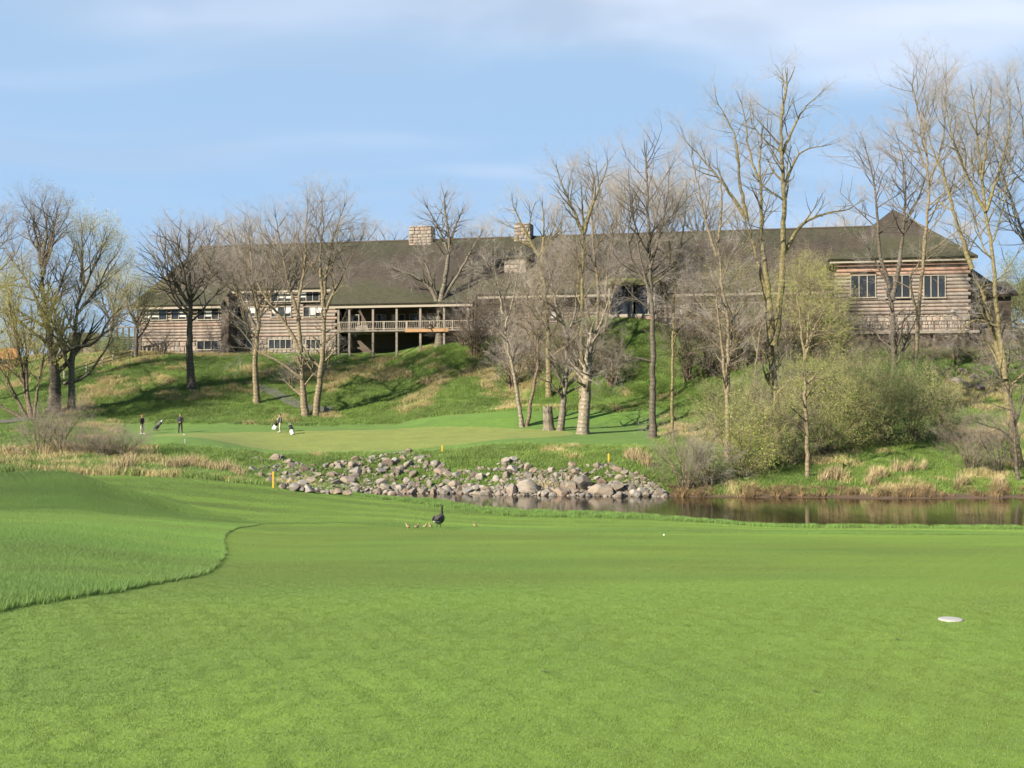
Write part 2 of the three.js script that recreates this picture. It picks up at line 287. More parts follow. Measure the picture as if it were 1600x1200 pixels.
function stoneWall(s0, s1, y0, y1, w, openings = [], size = 0.5, label) {
  bBox('stone_wall_core', M.mortar, s0, s1, y0, y1, w + 0.02, w + 0.5);
  const geos = [];
  let y = y0;
  while (y < y1 - 0.1) {
    const h = Math.min(size * (0.7 + 0.5 * bRng()), y1 - y); let s = s0;
    while (s < s1 - 0.1) {
      const l = Math.min(size * (0.8 + 0.9 * bRng()), s1 - s), cs = s + l / 2, cy = y + h / 2;
      if (!openings.some(([a, b, c, e]) => cs > a - 0.1 && cs < b + 0.1 && cy > c - 0.1 && cy < e + 0.1)) {
        const o = addMesh('stone', pick(stoneG), pick(M.stone), clubhouse); o.scale.set(l * 0.54, h * 0.54, 0.13); o.position.set(cs, cy, -w); o.rotation.z = (bRng() - 0.5) * 0.2;
      }
      s += l;
    }
    y += h;
  }
}
// a window of several panes: frame with mullions as parts, glass behind
function windowUnit(s0, s1, y0, y1, w, panes, blinds = 0, depth = 0.10) {
  const g = new THREE.Group(); g.name = 'window'; clubhouse.add(g);
  const t = 0.09;
  const f = (n, a, b, c, e, i = w - depth, o = w + 0.12) => bBox(n, M.trim, a, b, c, e, i, o, g);
  f('frame', s0, s1, y1 - t, y1); f('sill', s0 - 0.06, s1 + 0.06, y0 - 0.04, y0 + t, w - depth - 0.06); f('frame', s0, s0 + t, y0 + t, y1 - t); f('frame', s1 - t, s1, y0 + t, y1 - t);
  const pw = (s1 - s0 - t) / panes;
  for (let k = 0; k < panes; k++) {
    const a = s0 + t + k * pw, b = a + pw - t;
    bBox('pane', M.glass, a, b, y0 + t, y1 - t, w + 0.02, w + 0.04, g);
    if (bRng() < blinds) bBox('blind', M.blind, a + 0.03, b - 0.03, lerp(y0 + t, y1 - t, 0.15 + 0.3 * bRng()), y1 - t - 0.01, w - 0.005, w + 0.012, g);
    if (k < panes - 1) f('mullion', b, b + t, y0 + t, y1 - t, w - depth + 0.03);
  }
  return g;
}
function railing(s0, s1, y, w, h = 1.0, m = M.greyWood, step = 1.9) {
  const g = new THREE.Group(); g.name = 'railing'; clubhouse.add(g);
  bBox('top_rail', m, s0, s1, y + h - 0.09, y + h, w - 0.06, w + 0.06, g); bBox('bottom_rail', m, s0, s1, y + 0.12, y + 0.19, w - 0.04, w + 0.04, g);
  for (let s = s0; s <= s1 + 0.01; s += step) bBox('post', m, s - 0.07, s + 0.07, y, y + h - 0.09, w - 0.065, w + 0.065, g);
  // peeled branch balusters
  for (let s = s0 + 0.2; s < s1 - 0.1; s += 0.27) { const b = bBox('baluster', m, s - 0.022, s + 0.022, y + 0.19, y + h - 0.09, w - 0.02, w + 0.02, g); b.rotation.z = (bRng() - 0.5) * 0.25; }
  return g;
}
// roof slabs: polygon in (s, y, w), given thickness
function roofSlab(name, pts, m = M.roof, thick = 0.35, parent = clubhouse) {
  const v = pts.map(([s, y, w]) => new THREE.Vector3(s, y, -w)), n = new THREE.Vector3().subVectors(v[1], v[0]).cross(new THREE.Vector3().subVectors(v[2], v[0])).normalize(); if (n.y < 0) n.negate();
  const ex = new THREE.Vector3(-n.z, 0, n.x); if (ex.length() < 0.01) ex.set(1, 0, 0); ex.normalize(); const ey = new THREE.Vector3().crossVectors(n, ex);
  const pos = [], uv = [], idx = [], N = v.length; let k = 0;
  const put = (a) => { pos.push(a.x, a.y, a.z); uv.push(a.dot(ex), a.dot(ey)); return k++; };
  const low = v.map((a) => a.clone().addScaledVector(n, -thick));
  const up = v.map(put); const dn = low.map(put);
  for (let i = 1; i < N - 1; i++) { idx.push(up[0], up[i], up[i + 1], dn[0], dn[i + 1], dn[i]); }
  for (let i = 0; i < N; i++) { const j = (i + 1) % N, a = put(v[i]), b = put(v[j]), c = put(low[j]), d = put(low[i]); idx.push(a, d, b, b, d, c); }
  const g = new THREE.BufferGeometry(); g.setAttribute('position', new THREE.Float32BufferAttribute(pos, 3)); g.setAttribute('uv', new THREE.Float32BufferAttribute(uv, 2)); g.setIndex(idx);
  const e = g.toNonIndexed(); e.computeVertexNormals(); return addMesh(name, e, m, parent);
}
const RIDGE_W = 10, RIDGE_Y = EYE + 20.75, PITCH = 0.80;
const roofY = (w) => RIDGE_Y - Math.abs(RIDGE_W - w) * PITCH;
const sRidgeL = bS(312, RIDGE_W), sRidgeR = bS(1420, RIDGE_W), sLeft = bS(203, -1), sRight = bS(1555, 0);
{
  // front slope as strips with differing eaves: [px0, px1, setback of the eave]
  const strips = [[203, 352, -1.2], [352, 512, 1.4], [512, 745, -1.6], [745, 960, -0.4], [960, 1300, -0.6], [1300, 1555, -0.4]];
  strips.forEach(([p0, p1, w], i) => {
    const s0 = i ? bS(p0, 0) : sLeft, s1 = i < strips.length - 1 ? bS(p1, 0) : sRight, ye = roofY(w);
    const t0 = i ? s0 : sRidgeL, t1 = i < strips.length - 1 ? s1 : sRidgeR, lift = (i % 2) * 0.004;
    if (i === 0) roofSlab('roof', [[s0, ye, w], [s1, ye, w], [s1, RIDGE_Y, RIDGE_W], [sRidgeL, RIDGE_Y, RIDGE_W]]);
    else roofSlab('roof', [[s0, ye + lift, w], [s1, ye + lift, w], [t1, RIDGE_Y + lift, RIDGE_W], [t0, RIDGE_Y + lift, RIDGE_W]]);
    bBox('fascia', M.trim, s0 + 0.1, s1 - 0.1, ye - 0.52, ye - 0.26, w + 0.02, w + 0.12);
  });
  const wb = 21.2; // back slope and hip ends
  roofSlab('roof', [[sLeft, roofY(wb), wb], [sRight, roofY(wb), wb], [sRidgeR, RIDGE_Y - 0.01, RIDGE_W], [sRidgeL, RIDGE_Y - 0.01, RIDGE_W]]);
  roofSlab('roof', [[sLeft, roofY(-1.2), -1.2], [sRidgeL, RIDGE_Y, RIDGE_W], [sLeft, roofY(wb), wb]]);
  roofSlab('roof', [[sRight, roofY(-0.4), -0.4], [sRidgeR, RIDGE_Y, RIDGE_W], [sRight, roofY(wb), wb]]);
  bBox('ridge_cap', M.darkWood, sRidgeL, sRidgeR, RIDGE_Y - 0.05, RIDGE_Y + 0.09, RIDGE_W - 0.16, RIDGE_W + 0.16);
  // left wing
  const wA = 0, a0 = bS(218, wA), a1 = bS(350, wA), yTopA = roofY(-0.2) - 0.4, yLogA = bY(280, 534, wA), yBotA = bY(280, 560, wA) - 1.5;
  const winA = [[224, 262, 484, 501, 3], [268, 292, 483, 500, 2], [309, 343, 483, 500, 3]].map(([p, q, t, b, n]) => [bS(p, wA), bS(q, wA), bY(p, b, wA), bY(p, t, wA), n]);
  logWall(a0, a1, yLogA, yTopA, wA, winA); winA.forEach((o) => windowUnit(o[0], o[1], o[2], o[3], wA - 0.15, o[4], 0.25));
  const baseA = [[308, 342, 532, 547, 3]].map(([p, q, t, b, n]) => [bS(p, wA), bS(q, wA), bY(p, b, wA), bY(p, t, wA), n]);
  stoneWall(a0, a1, yBotA, yLogA, wA, baseA, 0.6); baseA.forEach((o) => windowUnit(o[0], o[1], o[2], o[3], wA - 0.06, o[4]));
  // higher section of the left wing
  const wB = 2.2, b0 = bS(354, wB), b1 = bS(524, wB), yTopB = roofY(1.9) - 0.35, yLogB = bY(440, 526, wB), yBotB = bY(440, 558, wB) - 1.5;
  const rowB = (list, t, b) => list.map(([p, q, n]) => [bS(p, wB), bS(q, wB), bY(p, b, wB), bY(p, t, wB), n]);
  const winB = [...rowB([[372, 400, 2], [424, 456, 3], [468, 500, 3]], 455, 472), ...rowB([[370, 400, 2], [424, 456, 3], [474, 504, 3]], 479, 496)];
  logWall(b0, b1, yLogB, yTopB, wB, winB); winB.forEach((o) => windowUnit(o[0], o[1], o[2], o[3], wB - 0.15, o[4], 0.5));
  const baseB = rowB([[374, 397, 2], [420, 456, 4], [478, 502, 3]], 530, 546);
  stoneWall(b0, b1 - 0.05, yBotB, yLogB, wB, baseB, 0.6); baseB.forEach((o) => windowUnit(o[0], o[1], o[2], o[3], wB - 0.06, o[4]));
  bBox('corner_post', M.darkWood, bS(346, -0.3), bS(357, -0.3), yBotA, yTopA + 0.6, -0.35, 2.4);
  stoneWall(bS(506, 1.6), bS(525, 1.6), yBotB, bY(515, 522, 1.6), 1.6, [], 0.55);
  // side walls that close the wings
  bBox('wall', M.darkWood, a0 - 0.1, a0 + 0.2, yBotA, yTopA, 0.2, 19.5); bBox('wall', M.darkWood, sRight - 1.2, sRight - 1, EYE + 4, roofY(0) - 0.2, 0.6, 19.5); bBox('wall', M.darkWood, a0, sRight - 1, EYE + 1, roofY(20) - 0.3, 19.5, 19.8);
  // covered terrace in the middle
  const wT = -1.2, p0 = bS(527, wT), p1 = bS(742, wT), yDeck = bY(620, 515, wT), yEave = roofY(wT) - 0.45, wBack = 4.6;
  bBox('beam', M.trim, p0, p1, yEave - 0.1, yEave + 0.22, wT - 0.12, wT + 0.14);
  [529, 546, 583, 620, 657, 694, 731].forEach((p) => { const s = bS(p, wT); bBox('post', M.greyWood, s - 0.13, s + 0.13, Math.min(bGround(s, wT) - 0.6, yDeck - 0.3), yEave - 0.1, wT - 0.13, wT + 0.13); });
  bBox('deck', M.greyWood, p0, p1, yDeck - 0.22, yDeck, wT - 0.3, wBack); bBox('lit_deck_strip', M.orangeWood, bS(634, wT), bS(702, wT), yDeck - 0.34, yDeck + 0.05, wT - 0.38, wT - 0.3);  // orange strip paints the lit stretch of the deck beam as colour
  railing(p0 + 0.3, p1 - 0.2, yDeck, wT - 0.05, 1.05, M.trim, 2.9);
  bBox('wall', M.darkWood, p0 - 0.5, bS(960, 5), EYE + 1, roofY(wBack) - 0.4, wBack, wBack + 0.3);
  bBox('wall', M.stone[3], p0 - 0.6, bS(770, wBack - 0.3), yDeck, yDeck + 0.95, wBack - 0.25, wBack - 0.01);
  [[540, 562], [588, 604], [612, 634], [640, 662], [668, 690], [698, 712]].forEach(([p, q]) => windowUnit(bS(p, wBack), bS(q, wBack), yDeck + 1.1, yDeck + 2.35, wBack - 0.15, 2, 0.4));
  // log wall below and beside the middle roof
  logWall(bS(742, 2), bS(950, 2), bGround(bS(850, 2), 2) - 2.5, roofY(1) - 0.5, 2, [[bS(770, 2), bS(800, 2), yDeck + 0.9, yDeck + 2.2], [bS(840, 2), bS(880, 2), yDeck + 0.9, yDeck + 2.2]]);
  windowUnit(bS(770, 2), bS(800, 2), yDeck + 0.9, yDeck + 2.2, 1.85, 3, 0.3); windowUnit(bS(840, 2), bS(880, 2), yDeck + 0.9, yDeck + 2.2, 1.85, 4, 0.3);
  // glazed porch with its small mossy roof
  const wP = -2.0, d0 = bS(952, wP), d1 = bS(1022, wP), yF = bY(985, 491, wP), yL = bY(985, 445, wP);
  bBox('porch_floor', M.trim, d0 - 0.3, d1 + 0.3, yF - 0.35, yF, wP - 0.4, 2.2); bBox('brick_edge', M.logRed[0], d0 - 0.3, d1 + 0.3, yF - 0.6, yF - 0.35, wP - 0.35, 2.2);
  [952, 988, 1013, 1022].forEach((p) => { const s = bS(p, wP); bBox('post', M.trim, s - 0.1, s + 0.1, yF, yL, wP - 0.1, wP + 0.1); });
  bBox('lintel', M.trim, d0 - 0.2, d1 + 0.2, yL, yL + 0.22, wP - 0.15, wP + 0.15);
  for (const [p, q] of [[954, 986], [990, 1011], [1014, 1021]]) bBox('pane', M.glass, bS(p, wP) + 0.1, bS(q, wP), yF + 0.05, yL - 0.02, wP + 1.2, wP + 1.24);
  roofSlab('porch_roof', [[d0 - 0.6, yL + 0.2, wP - 0.6], [d1 + 0.6, yL + 0.2, wP - 0.6], [d1 + 0.6, roofY(1.8) + 0.05, 1.8], [d0 - 0.6, roofY(1.8) + 0.05, 1.8]], M.moss, 0.25);
  logWall(bS(1012, 0.6), bS(1305, 0.6), EYE + 4, roofY(0.2) - 0.5, 0.6, [[bS(1060, .6), bS(1100, .6), EYE + 9.3, EYE + 11], [bS(1150, .6), bS(1190, .6), EYE + 9.3, EYE + 11], [bS(1250, .6), bS(1275, .6), EYE + 9.3, EYE + 11]]);
  [[1060, 1100], [1150, 1190], [1250, 1275]].forEach(([p, q]) => windowUnit(bS(p, 0.6), bS(q, 0.6), EYE + 9.3, EYE + 11, 0.45, 4, 0.3));
  // dormer and ridge chimneys
  const chimney = (p0_, p1_, top, wC) => {
    const s0 = bS(p0_, wC), s1 = bS(p1_, wC), y0 = RIDGE_Y - 1.6, y1 = bY((p0_ + p1_) / 2, top, wC), g = new THREE.Group(); g.name = 'chimney'; clubhouse.add(g);
    bBox('core', M.mortar, s0 + 0.1, s1 - 0.1, y0, y1 - 0.1, wC + 0.1, wC + 1.5, g);
    for (const [side, a, b] of [['f', s0, s1], ['l', 0, 1.6], ['r', 0, 1.6]]) {
      let y = y0; while (y < y1 - 0.08) { const h = Math.min(0.34 + 0.16 * bRng(), y1 - y); let t = a; while (t < b - 0.05) { const l = Math.min(0.4 + 0.5 * bRng(), b - t), o = addMesh('stone', pick(stoneG), pick(M.stone), g);
        if (side === 'f') { o.scale.set(l * 0.55, h * 0.55, 0.16); o.position.set(t + l / 2, y + h / 2, -wC); } else { o.scale.set(0.16, h * 0.55, l * 0.55); o.position.set(side === 'l' ? s0 + 0.05 : s1 - 0.05, y + h / 2, -wC - t - l / 2); } t += l; } y += h; }
    }
    bBox('cap', M.mortar, s0 + 0.05, s1 - 0.05, y1 - 0.08, y1 + 0.06, wC + 0.05, wC + 1.55, g);
  };
  chimney(639, 674, 353, 9.2); chimney(804, 829, 349, 9.2);
  // right wing: log gabled block under a hipped roof
  const wW = -4, r0 = bS(1308, wW), r1 = bS(1513, wW), yB = bY(1400, 492, wW), yT = bY(1400, 402, wW), sC = bS(1396, 3);
  const winW = [[1329, 1369, 2], [1384, 1423, 2], [1443, 1478, 2]].map(([p, q, n]) => [bS(p, wW), bS(q, wW), bY(p, 466, wW), bY(p, 430, wW), n + 1]);
  logWall(r0, r1, yB, yT, wW, winW, bY(1400, 431, wW)); winW.forEach((o) => windowUnit(o[0], o[1], o[2], o[3], wW - 0.15, o[4], 0.15));
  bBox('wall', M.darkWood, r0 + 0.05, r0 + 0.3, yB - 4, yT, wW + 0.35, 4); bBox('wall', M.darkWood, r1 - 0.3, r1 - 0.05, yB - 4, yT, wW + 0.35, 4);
  const ye = yT - 0.1, A = [sC, EYE + 21.6, 2.6], Bk = [sC, EYE + 21.6, 12], o = 0.9;
  roofSlab('roof', [[r0 - o, ye, wW - o], [r1 + o, ye, wW - o], A]);
  roofSlab('roof', [[r0 - o, ye, wW - o], A, Bk, [r0 - o, ye, 12]]); roofSlab('roof', [[r1 + o, ye, wW - o], A, Bk, [r1 + o, ye, 12]]);
  bBox('fascia', M.trim, r0 - o + 0.1, r1 + o - 0.1, ye - 0.48, ye - 0.3, wW - o + 0.05, wW - o + 0.15);
  stoneWall(r0 - 1.2, r1 + 0.2, yB - 2.4, yB - 0.02, wW + 0.1, [], 0.5);
  const yD = bY(1400, 517, wW - 2.5); bBox('deck', M.greyWood, bS(1285, wW - 2.5), bS(1530, wW - 2.5), yD - 0.3, yD, wW - 2.8, wW + 0.05);
  for (let p = 1290; p <= 1526; p += 34) { const s = bS(p, wW - 2.5); bBox('post', M.darkWood, s - 0.12, s + 0.12, bGround(s, wW - 2.5) - 0.5, yD - 0.3, wW - 2.6, wW - 2.36); }
  railing(bS(1300, wW - 2.7), bS(1528, wW - 2.7), yD, wW - 2.7, 1.05, M.darkWood, 1.32);
  const lamp = new THREE.SphereGeometry(0.17, 10, 8); for (const p of [1489, 1313]) { const l = addMesh('wall_globe', lamp, M.blind, clubhouse); l.position.set(bS(p, wW - 0.4), bY(p, 486, wW - 0.4), -wW + 0.4); }
  // dark lean-to beyond the right wing
  bBox('lean_to', M.darkWood, r1 + 0.4, sRight + 1.4, yB - 3, yB + 2.2, -1.5, 6); roofSlab('lean_to_roof', [[r1 + 0.2, yB + 2.3, -2.2], [sRight + 2, yB + 2.3, -2.2], [sRight + 2, yB + 4.2, 4], [r1 + 0.2, yB + 4.2, 4]]);
  // small stone dormer among the thicket
  stoneWall(bS(788, 3.4), bS(822, 3.4), roofY(3.4) - 0.4, roofY(3.4) + 1.9, 3.4, [], 0.45); bBox('dormer', M.darkWood, bS(788, 3.4), bS(822, 3.4), roofY(3.4) - 0.4, roofY(3.4) + 1.9, 3.95, 6.5);
  roofSlab('dormer_roof', [[bS(786, 3.2) - 0.3, roofY(3.4) + 1.95, 2.9], [bS(824, 3.2) + 0.3, roofY(3.4) + 1.95, 2.9], [bS(824, 3.2) + 0.3, roofY(6.6) + 0.3, 6.9], [bS(786, 3.2) - 0.3, roofY(6.6) + 0.3, 6.9]], M.roof, 0.2);
}

// ---------------------------------------------------------------- turf and wild grass, blade by blade
function bladePatch(seed, size, n, h0, h1, width, lean, tones, bend = false) {
  const r = RNG(seed), pos = [], col = [];
  for (let k = 0; k < n; k++) {
    const ga = r() * 6.283, gr_ = Math.sqrt(-2 * Math.log(1 - 0.98 * r())) * size * 0.34, x = bend ? Math.cos(ga) * gr_ : (r() - 0.5) * size, z = bend ? Math.sin(ga) * gr_ : (r() - 0.5) * size, a = r() * 6.283, h = lerp(h0, h1, r()), l = lean * (0.3 + r()) * h, b = r() * 6.283, w = width * (0.7 + 0.6 * r());
    const dx = Math.cos(a) * w / 2, dz = Math.sin(a) * w / 2, lx = Math.cos(b) * l, lz = Math.sin(b) * l, c = tones[Math.floor(r() * tones.length)], s = 0.8 + 0.4 * r();
    if (bend) {
      const mx = x + lx * 0.35, mz = z + lz * 0.35, my = h * 0.62;
      pos.push(x - dx, -0.03, z - dz, x + dx, -0.03, z + dz, mx + dx * 0.7, my, mz + dz * 0.7, x - dx, -0.03, z - dz, mx + dx * 0.7, my, mz + dz * 0.7, mx - dx * 0.7, my, mz - dz * 0.7, mx - dx * 0.7, my, mz - dz * 0.7, mx + dx * 0.7, my, mz + dz * 0.7, x + lx, h * 0.95, z + lz);
      for (let q = 0; q < 9; q++) col.push(c[0] * s, c[1] * s, c[2] * s);
    } else { pos.push(x - dx, -0.006, z - dz, x + dx, -0.006, z + dz, x + lx, h, z + lz); for (let q = 0; q < 3; q++) col.push(c[0] * s, c[1] * s, c[2] * s); }
  }
  const g = new THREE.BufferGeometry(); g.setAttribute('position', new THREE.Float32BufferAttribute(pos, 3)); g.setAttribute('color', new THREE.Float32BufferAttribute(col, 3)); g.computeVertexNormals(); return g;
}
const bladeMat = new THREE.MeshPhysicalMaterial({ color: 0xffffff, vertexColors: true, roughness: 0.65, side: THREE.DoubleSide, transmission: 0.3, thickness: 0, sheen: 0.2, sheenRoughness: 0.5, sheenColor: rgb(0.45, 0.6, 0.12) });
const dryMat = new THREE.MeshStandardMaterial({ color: 0xffffff, vertexColors: true, roughness: 0.9, side: THREE.DoubleSide });
const G1 = [[0.102, 0.188, 0.016], [0.114, 0.200, 0.020], [0.126, 0.204, 0.022], [0.092, 0.174, 0.015], [0.145, 0.198, 0.034]];
const G2 = [[0.112, 0.222, 0.024], [0.130, 0.246, 0.031], [0.100, 0.202, 0.023], [0.158, 0.256, 0.042]];
const up = new THREE.Vector3(0, 1, 0), qA = new THREE.Quaternion(), qB = new THREE.Quaternion();
function layTile(x, d, rng, sc = 1, sy = 1, any = false) {
  qA.setFromUnitVectors(up, groundNormal(x, d)); qB.setFromAxisAngle(up, any ? rng() * 6.283 : Math.floor(rng() * 4) * Math.PI / 2); qA.multiply(qB);
  return new THREE.Matrix4().compose(new THREE.Vector3(x, ground(x, d), -d), qA, new THREE.Vector3(sc, sy, sc));
}
// rough inside this oval over the low left mound is tinted darker, more saturated
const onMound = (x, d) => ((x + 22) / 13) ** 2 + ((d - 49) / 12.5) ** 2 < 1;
{
  const rng = RNG(4242), T = 0.26, sets = { fairway: [[], []], rough: [[], []], first_cut: [[], []] };
  const visit = (d0, d1, step, f) => { for (let d = d0; d < d1; d += step) { const lim = 0.5 * d + 4; for (let x = -lim; x < lim; x += step) f(x + step / 2, d + step / 2); } };
  const mott = (x, d, s) => 0.97 + 0.9 * s * (fbm(x / 1.4 + 9, d / 0.9, 3) - 0.5) + 0.62 * (fbm(x / 7 + 2, d / 3.2, 4) - 0.5);
  const edges = { fairway: [[], []], rough: [[], []], first_cut: [[], []] };
  const lay = (store, x, d) => {
    const z = zone(x, d); if (!store[z]) return;
    const k = mott(x, d, 0.25), y = fbm(x / 2.6 + 50, d / 2.6, 3), longer = z === 'rough' && onMound(x, d + 2 * (y - 0.5)) ? 0.32 : 0;  // longer: how far the blade colour is darkened, blade height unchanged
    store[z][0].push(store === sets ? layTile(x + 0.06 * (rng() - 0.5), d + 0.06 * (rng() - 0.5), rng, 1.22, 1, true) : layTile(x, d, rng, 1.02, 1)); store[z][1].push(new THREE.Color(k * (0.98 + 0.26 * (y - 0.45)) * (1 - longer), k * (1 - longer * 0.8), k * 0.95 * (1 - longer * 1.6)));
  };
  visit(4.2, 48, T, (x, d) => {
    const h = T / 2, z = zone(x, d);
    if ([[-h, -h], [h, -h], [-h, h], [h, h]].some(([a, b]) => zone(x + a, d + b) !== z)) { for (let i = -1; i < 2; i++) for (let j = -1; j < 2; j++) lay(edges, x + i * T / 3, d + j * T / 3); } else lay(sets, x, d);
  });
  const far = { fairway: [[], []], rough: [[], []], first_cut: [[], []] };
  visit(48, 80, 0.8, (x, d) => {
    const z = zone(x, d); if (!far[z] || ground(x, d) < 0.12) return; const k = mott(x, d, 0.25) + (z === 'first_cut' ? 0.09 * Math.sign(Math.sin((d + x * 0.3) * 1.15)) : 0);
    far[z][0].push(layTile(x, d, rng, 1.02, 1)); const moundDark = z === 'rough' && onMound(x, d) ? 0.32 : 0; far[z][1].push(new THREE.Color(k * (1 - moundDark), k * (1 - moundDark * 0.8), k * 0.95 * (1 - moundDark * 1.6)));
  });
  const add = (n, g, s, label) => { if (s[0].length) tag(addCopies(n, g, bladeMat, s[0], s[1]), label, 'grass', null, 'stuff'); };
  add('fairway_grass', bladePatch(1, T, 1950, 0.006, 0.011, 0.0024, 1.2, G1), sets.fairway, 'short mown fairway grass filling the foreground');
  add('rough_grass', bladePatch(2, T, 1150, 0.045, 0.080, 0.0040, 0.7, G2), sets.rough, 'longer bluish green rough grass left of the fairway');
  add('first_cut_grass', bladePatch(3, T, 600, 0.035, 0.065, 0.0050, 0.7, G2.map((c) => c.map((q) => q * 0.82))), sets.first_cut, 'longer cut of grass between the fairway and the pond');
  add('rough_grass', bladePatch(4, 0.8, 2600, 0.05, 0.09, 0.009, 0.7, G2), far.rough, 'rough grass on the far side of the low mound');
  add('first_cut_grass', bladePatch(5, 0.8, 2600, 0.025, 0.05, 0.009, 0.7, [...G1, ...G2]), far.first_cut, 'striped mown grass on the near bank of the pond');
  const R2 = G2.map((c) => c.map((q) => q * 0.82));
  add('fairway_grass', bladePatch(11, T / 3, 190, 0.007, 0.014, 0.0024, 1.1, G1), edges.fairway, 'mown fairway grass right at the mowing edge');
  add('rough_grass', bladePatch(12, T / 3, 120, 0.045, 0.080, 0.0040, 0.6, G2), edges.rough, 'standing edge of the rough along the fairway');
  add('first_cut_grass', bladePatch(13, T / 3, 75, 0.035, 0.065, 0.0050, 0.6, R2), edges.first_cut, 'standing edge of the longer cut beyond the fairway');
  // unmown grass of the banks and the hillside: green with straw coloured patches
  const gr = [[], []], dr = [[], []];
  const wildDry = (x, d) => fbm(x / 5 + 3, d / 5, 3) * 0.55 + fbm(x / 1.3, d / 1.3 + 8, 3) * 0.45;
  for (let d = 62; d < 165; d += 0.85) { const lim = 0.5 * d + 2; for (let x0 = -lim; x0 < lim; x0 += 0.85) {
    const x = x0 + 0.6 * (rng() - 0.5), dd = d + 0.6 * (rng() - 0.5), px = 800 + FOCAL * x / dd; if (wildness(x, dd) < 0.5) continue; const y = ground(x, dd); if (y < 0.22) continue;
    const bs = (x - BA.x) * BE.x + (dd - BA.d) * BE.d, bw = (x - BA.x) * BN.x + (dd - BA.d) * BN.d; if (bs > 0 && bs < 106 && bw > -1) continue;
    const q = wildDry(x, dd), bank = dd < 97 && px > 380 && px < 1060;
    let dry = q > 0.59 + (bank ? 0.08 : 0) + (px > 480 && px < 720 ? 0.015 : 0);
    if (px < 345 && dd < 91 && dd > 74) dry = q > 0.535;
    const low = y < 0.9 && px > 1040; if (low) dry = fbm(x / 1.6, dd / 3, 2) > 0.50;
    if (dd > 112 && dd < 136 && px < 720) dry = q > 0.625; if (dd > 134 && px < 560) dry = q > 0.53;
    const k = 0.85 + 0.5 * (fbm(x / 2.1, dd / 2.1 + 77, 2) - 0.5) + 0.2 * rng(), s = (bank ? 0.7 : 0.8) + 0.5 * rng();
    if (dry && rng() < 0.9) { dr[0].push(layTile(x, dd, rng, 1, s * (px < 345 && dd < 91 ? 1.3 : 1))); dr[1].push(new THREE.Color(k, k * (0.92 + 0.1 * rng()), k * 0.9)); }
    if (!dry || rng() < 0.35) { gr[0].push(layTile(x, dd, rng, 1, s * (px < 420 && dd < 91 ? 1.3 : 0.8))); gr[1].push(new THREE.Color(k * (0.9 + 0.3 * q), k, k)); }
  } }
  // ragged fringe along the near waterline
  for (let k = 0; k < 5000; k++) { const d = 57 + rng() * 24, x = (rng() - 0.3) * 0.75 * d, y = ground(x, d); if (y < 0.12 || y > 0.42 || d > 79) continue; gr[0].push(layTile(x, d, rng, 0.5, 0.5 + 0.5 * rng())); const q = 0.8 + 0.3 * rng(); gr[1].push(new THREE.Color(q * 0.9, q, q)); }
  tag(addCopies('meadow_grass', bladePatch(6, 1.1, 420, 0.12, 0.34, 0.022, 0.6, [[0.110, 0.215, 0.024], [0.135, 0.235, 0.030], [0.100, 0.190, 0.024], [0.180, 0.240, 0.045]], true), bladeMat, gr[0], gr[1]), 'unmown green grass over the hillside and the banks', 'grass', null, 'stuff');
  tag(addCopies('dry_grass', bladePatch(7, 1.1, 240, 0.15, 0.50, 0.020, 0.8, [[0.36, 0.31, 0.155], [0.31, 0.26, 0.12], [0.40, 0.35, 0.20], [0.27, 0.25, 0.10]], true), dryMat, dr[0], dr[1]), 'patches of dead straw coloured grass on the slopes', 'grass', null, 'stuff');
}

// ---------------------------------------------------------------- bare spring trees
const barkTex = canvasless(256, 512, (u, v) => { const a = fbm(u * 16, v * 10, 4, 2), r = Math.abs(fbm(u * 12, v * 6, 3, 2) - 0.5) * 2, b = fbm(u * 4, v * 8, 3, 4), k = 0.25 + 0.5 * a + 0.75 * r; return [k * (0.95 + 0.15 * (b - 0.5)), k, k * (0.97 - 0.2 * (b - 0.5))]; });
const mossTex = canvasless(256, 512, (u, v) => { const a = fbm(u * 16, v * 10, 4, 2), r = Math.abs(fbm(u * 12, v * 6, 3, 2) - 0.5) * 2, m = sstep(0.42, 0.62, fbm(u * 3, v * 5, 4, 1)), k = 0.30 + 0.5 * a + 0.7 * r; return [k * lerp(0.92, 1.0, m), k * lerp(0.84, 1.02, m), k * lerp(0.78, 0.42, m)]; });
const barkBump = canvasless(256, 512, grey((u, v) => Math.abs(fbm(u * 14, v * 5, 4, 2) - 0.5) * 2));
for (const t of [barkTex, mossTex, barkBump]) t.repeat.set(1, 0.5);
const bark = (r, g, b, t = barkTex) => mat(r, g, b, 0.95, { map: t, bumpMap: barkBump, bumpScale: 0.03 });
const BARK = { dark: bark(0.117, 0.094, 0.074), grey: bark(0.183, 0.152, 0.117), mossy: bark(0.226, 0.199, 0.133, mossTex), pale: bark(0.265, 0.215, 0.168), green: bark(0.211, 0.195, 0.098, mossTex), brown: bark(0.179, 0.129, 0.090) };
const TWIG = { dark: mat(0.185, 0.155, 0.135), grey: mat(0.275, 0.248, 0.225), mossy: mat(0.28, 0.25, 0.175), pale: mat(0.36, 0.32, 0.27), green: mat(0.27, 0.25, 0.115), brown: mat(0.225, 0.185, 0.150), straw: mat(0.36, 0.32, 0.19) };
const leafMat = (r, g, b) => new THREE.MeshPhysicalMaterial({ color: rgb(r, g, b), roughness: 0.8, side: THREE.DoubleSide, transmission: 0.35, thickness: 0 });
const LEAF = { bud: leafMat(0.29, 0.265, 0.095), young: leafMat(0.205, 0.25, 0.030), willow: leafMat(0.32, 0.295, 0.048), olive: leafMat(0.115, 0.155, 0.030), green: leafMat(0.080, 0.155, 0.024) };
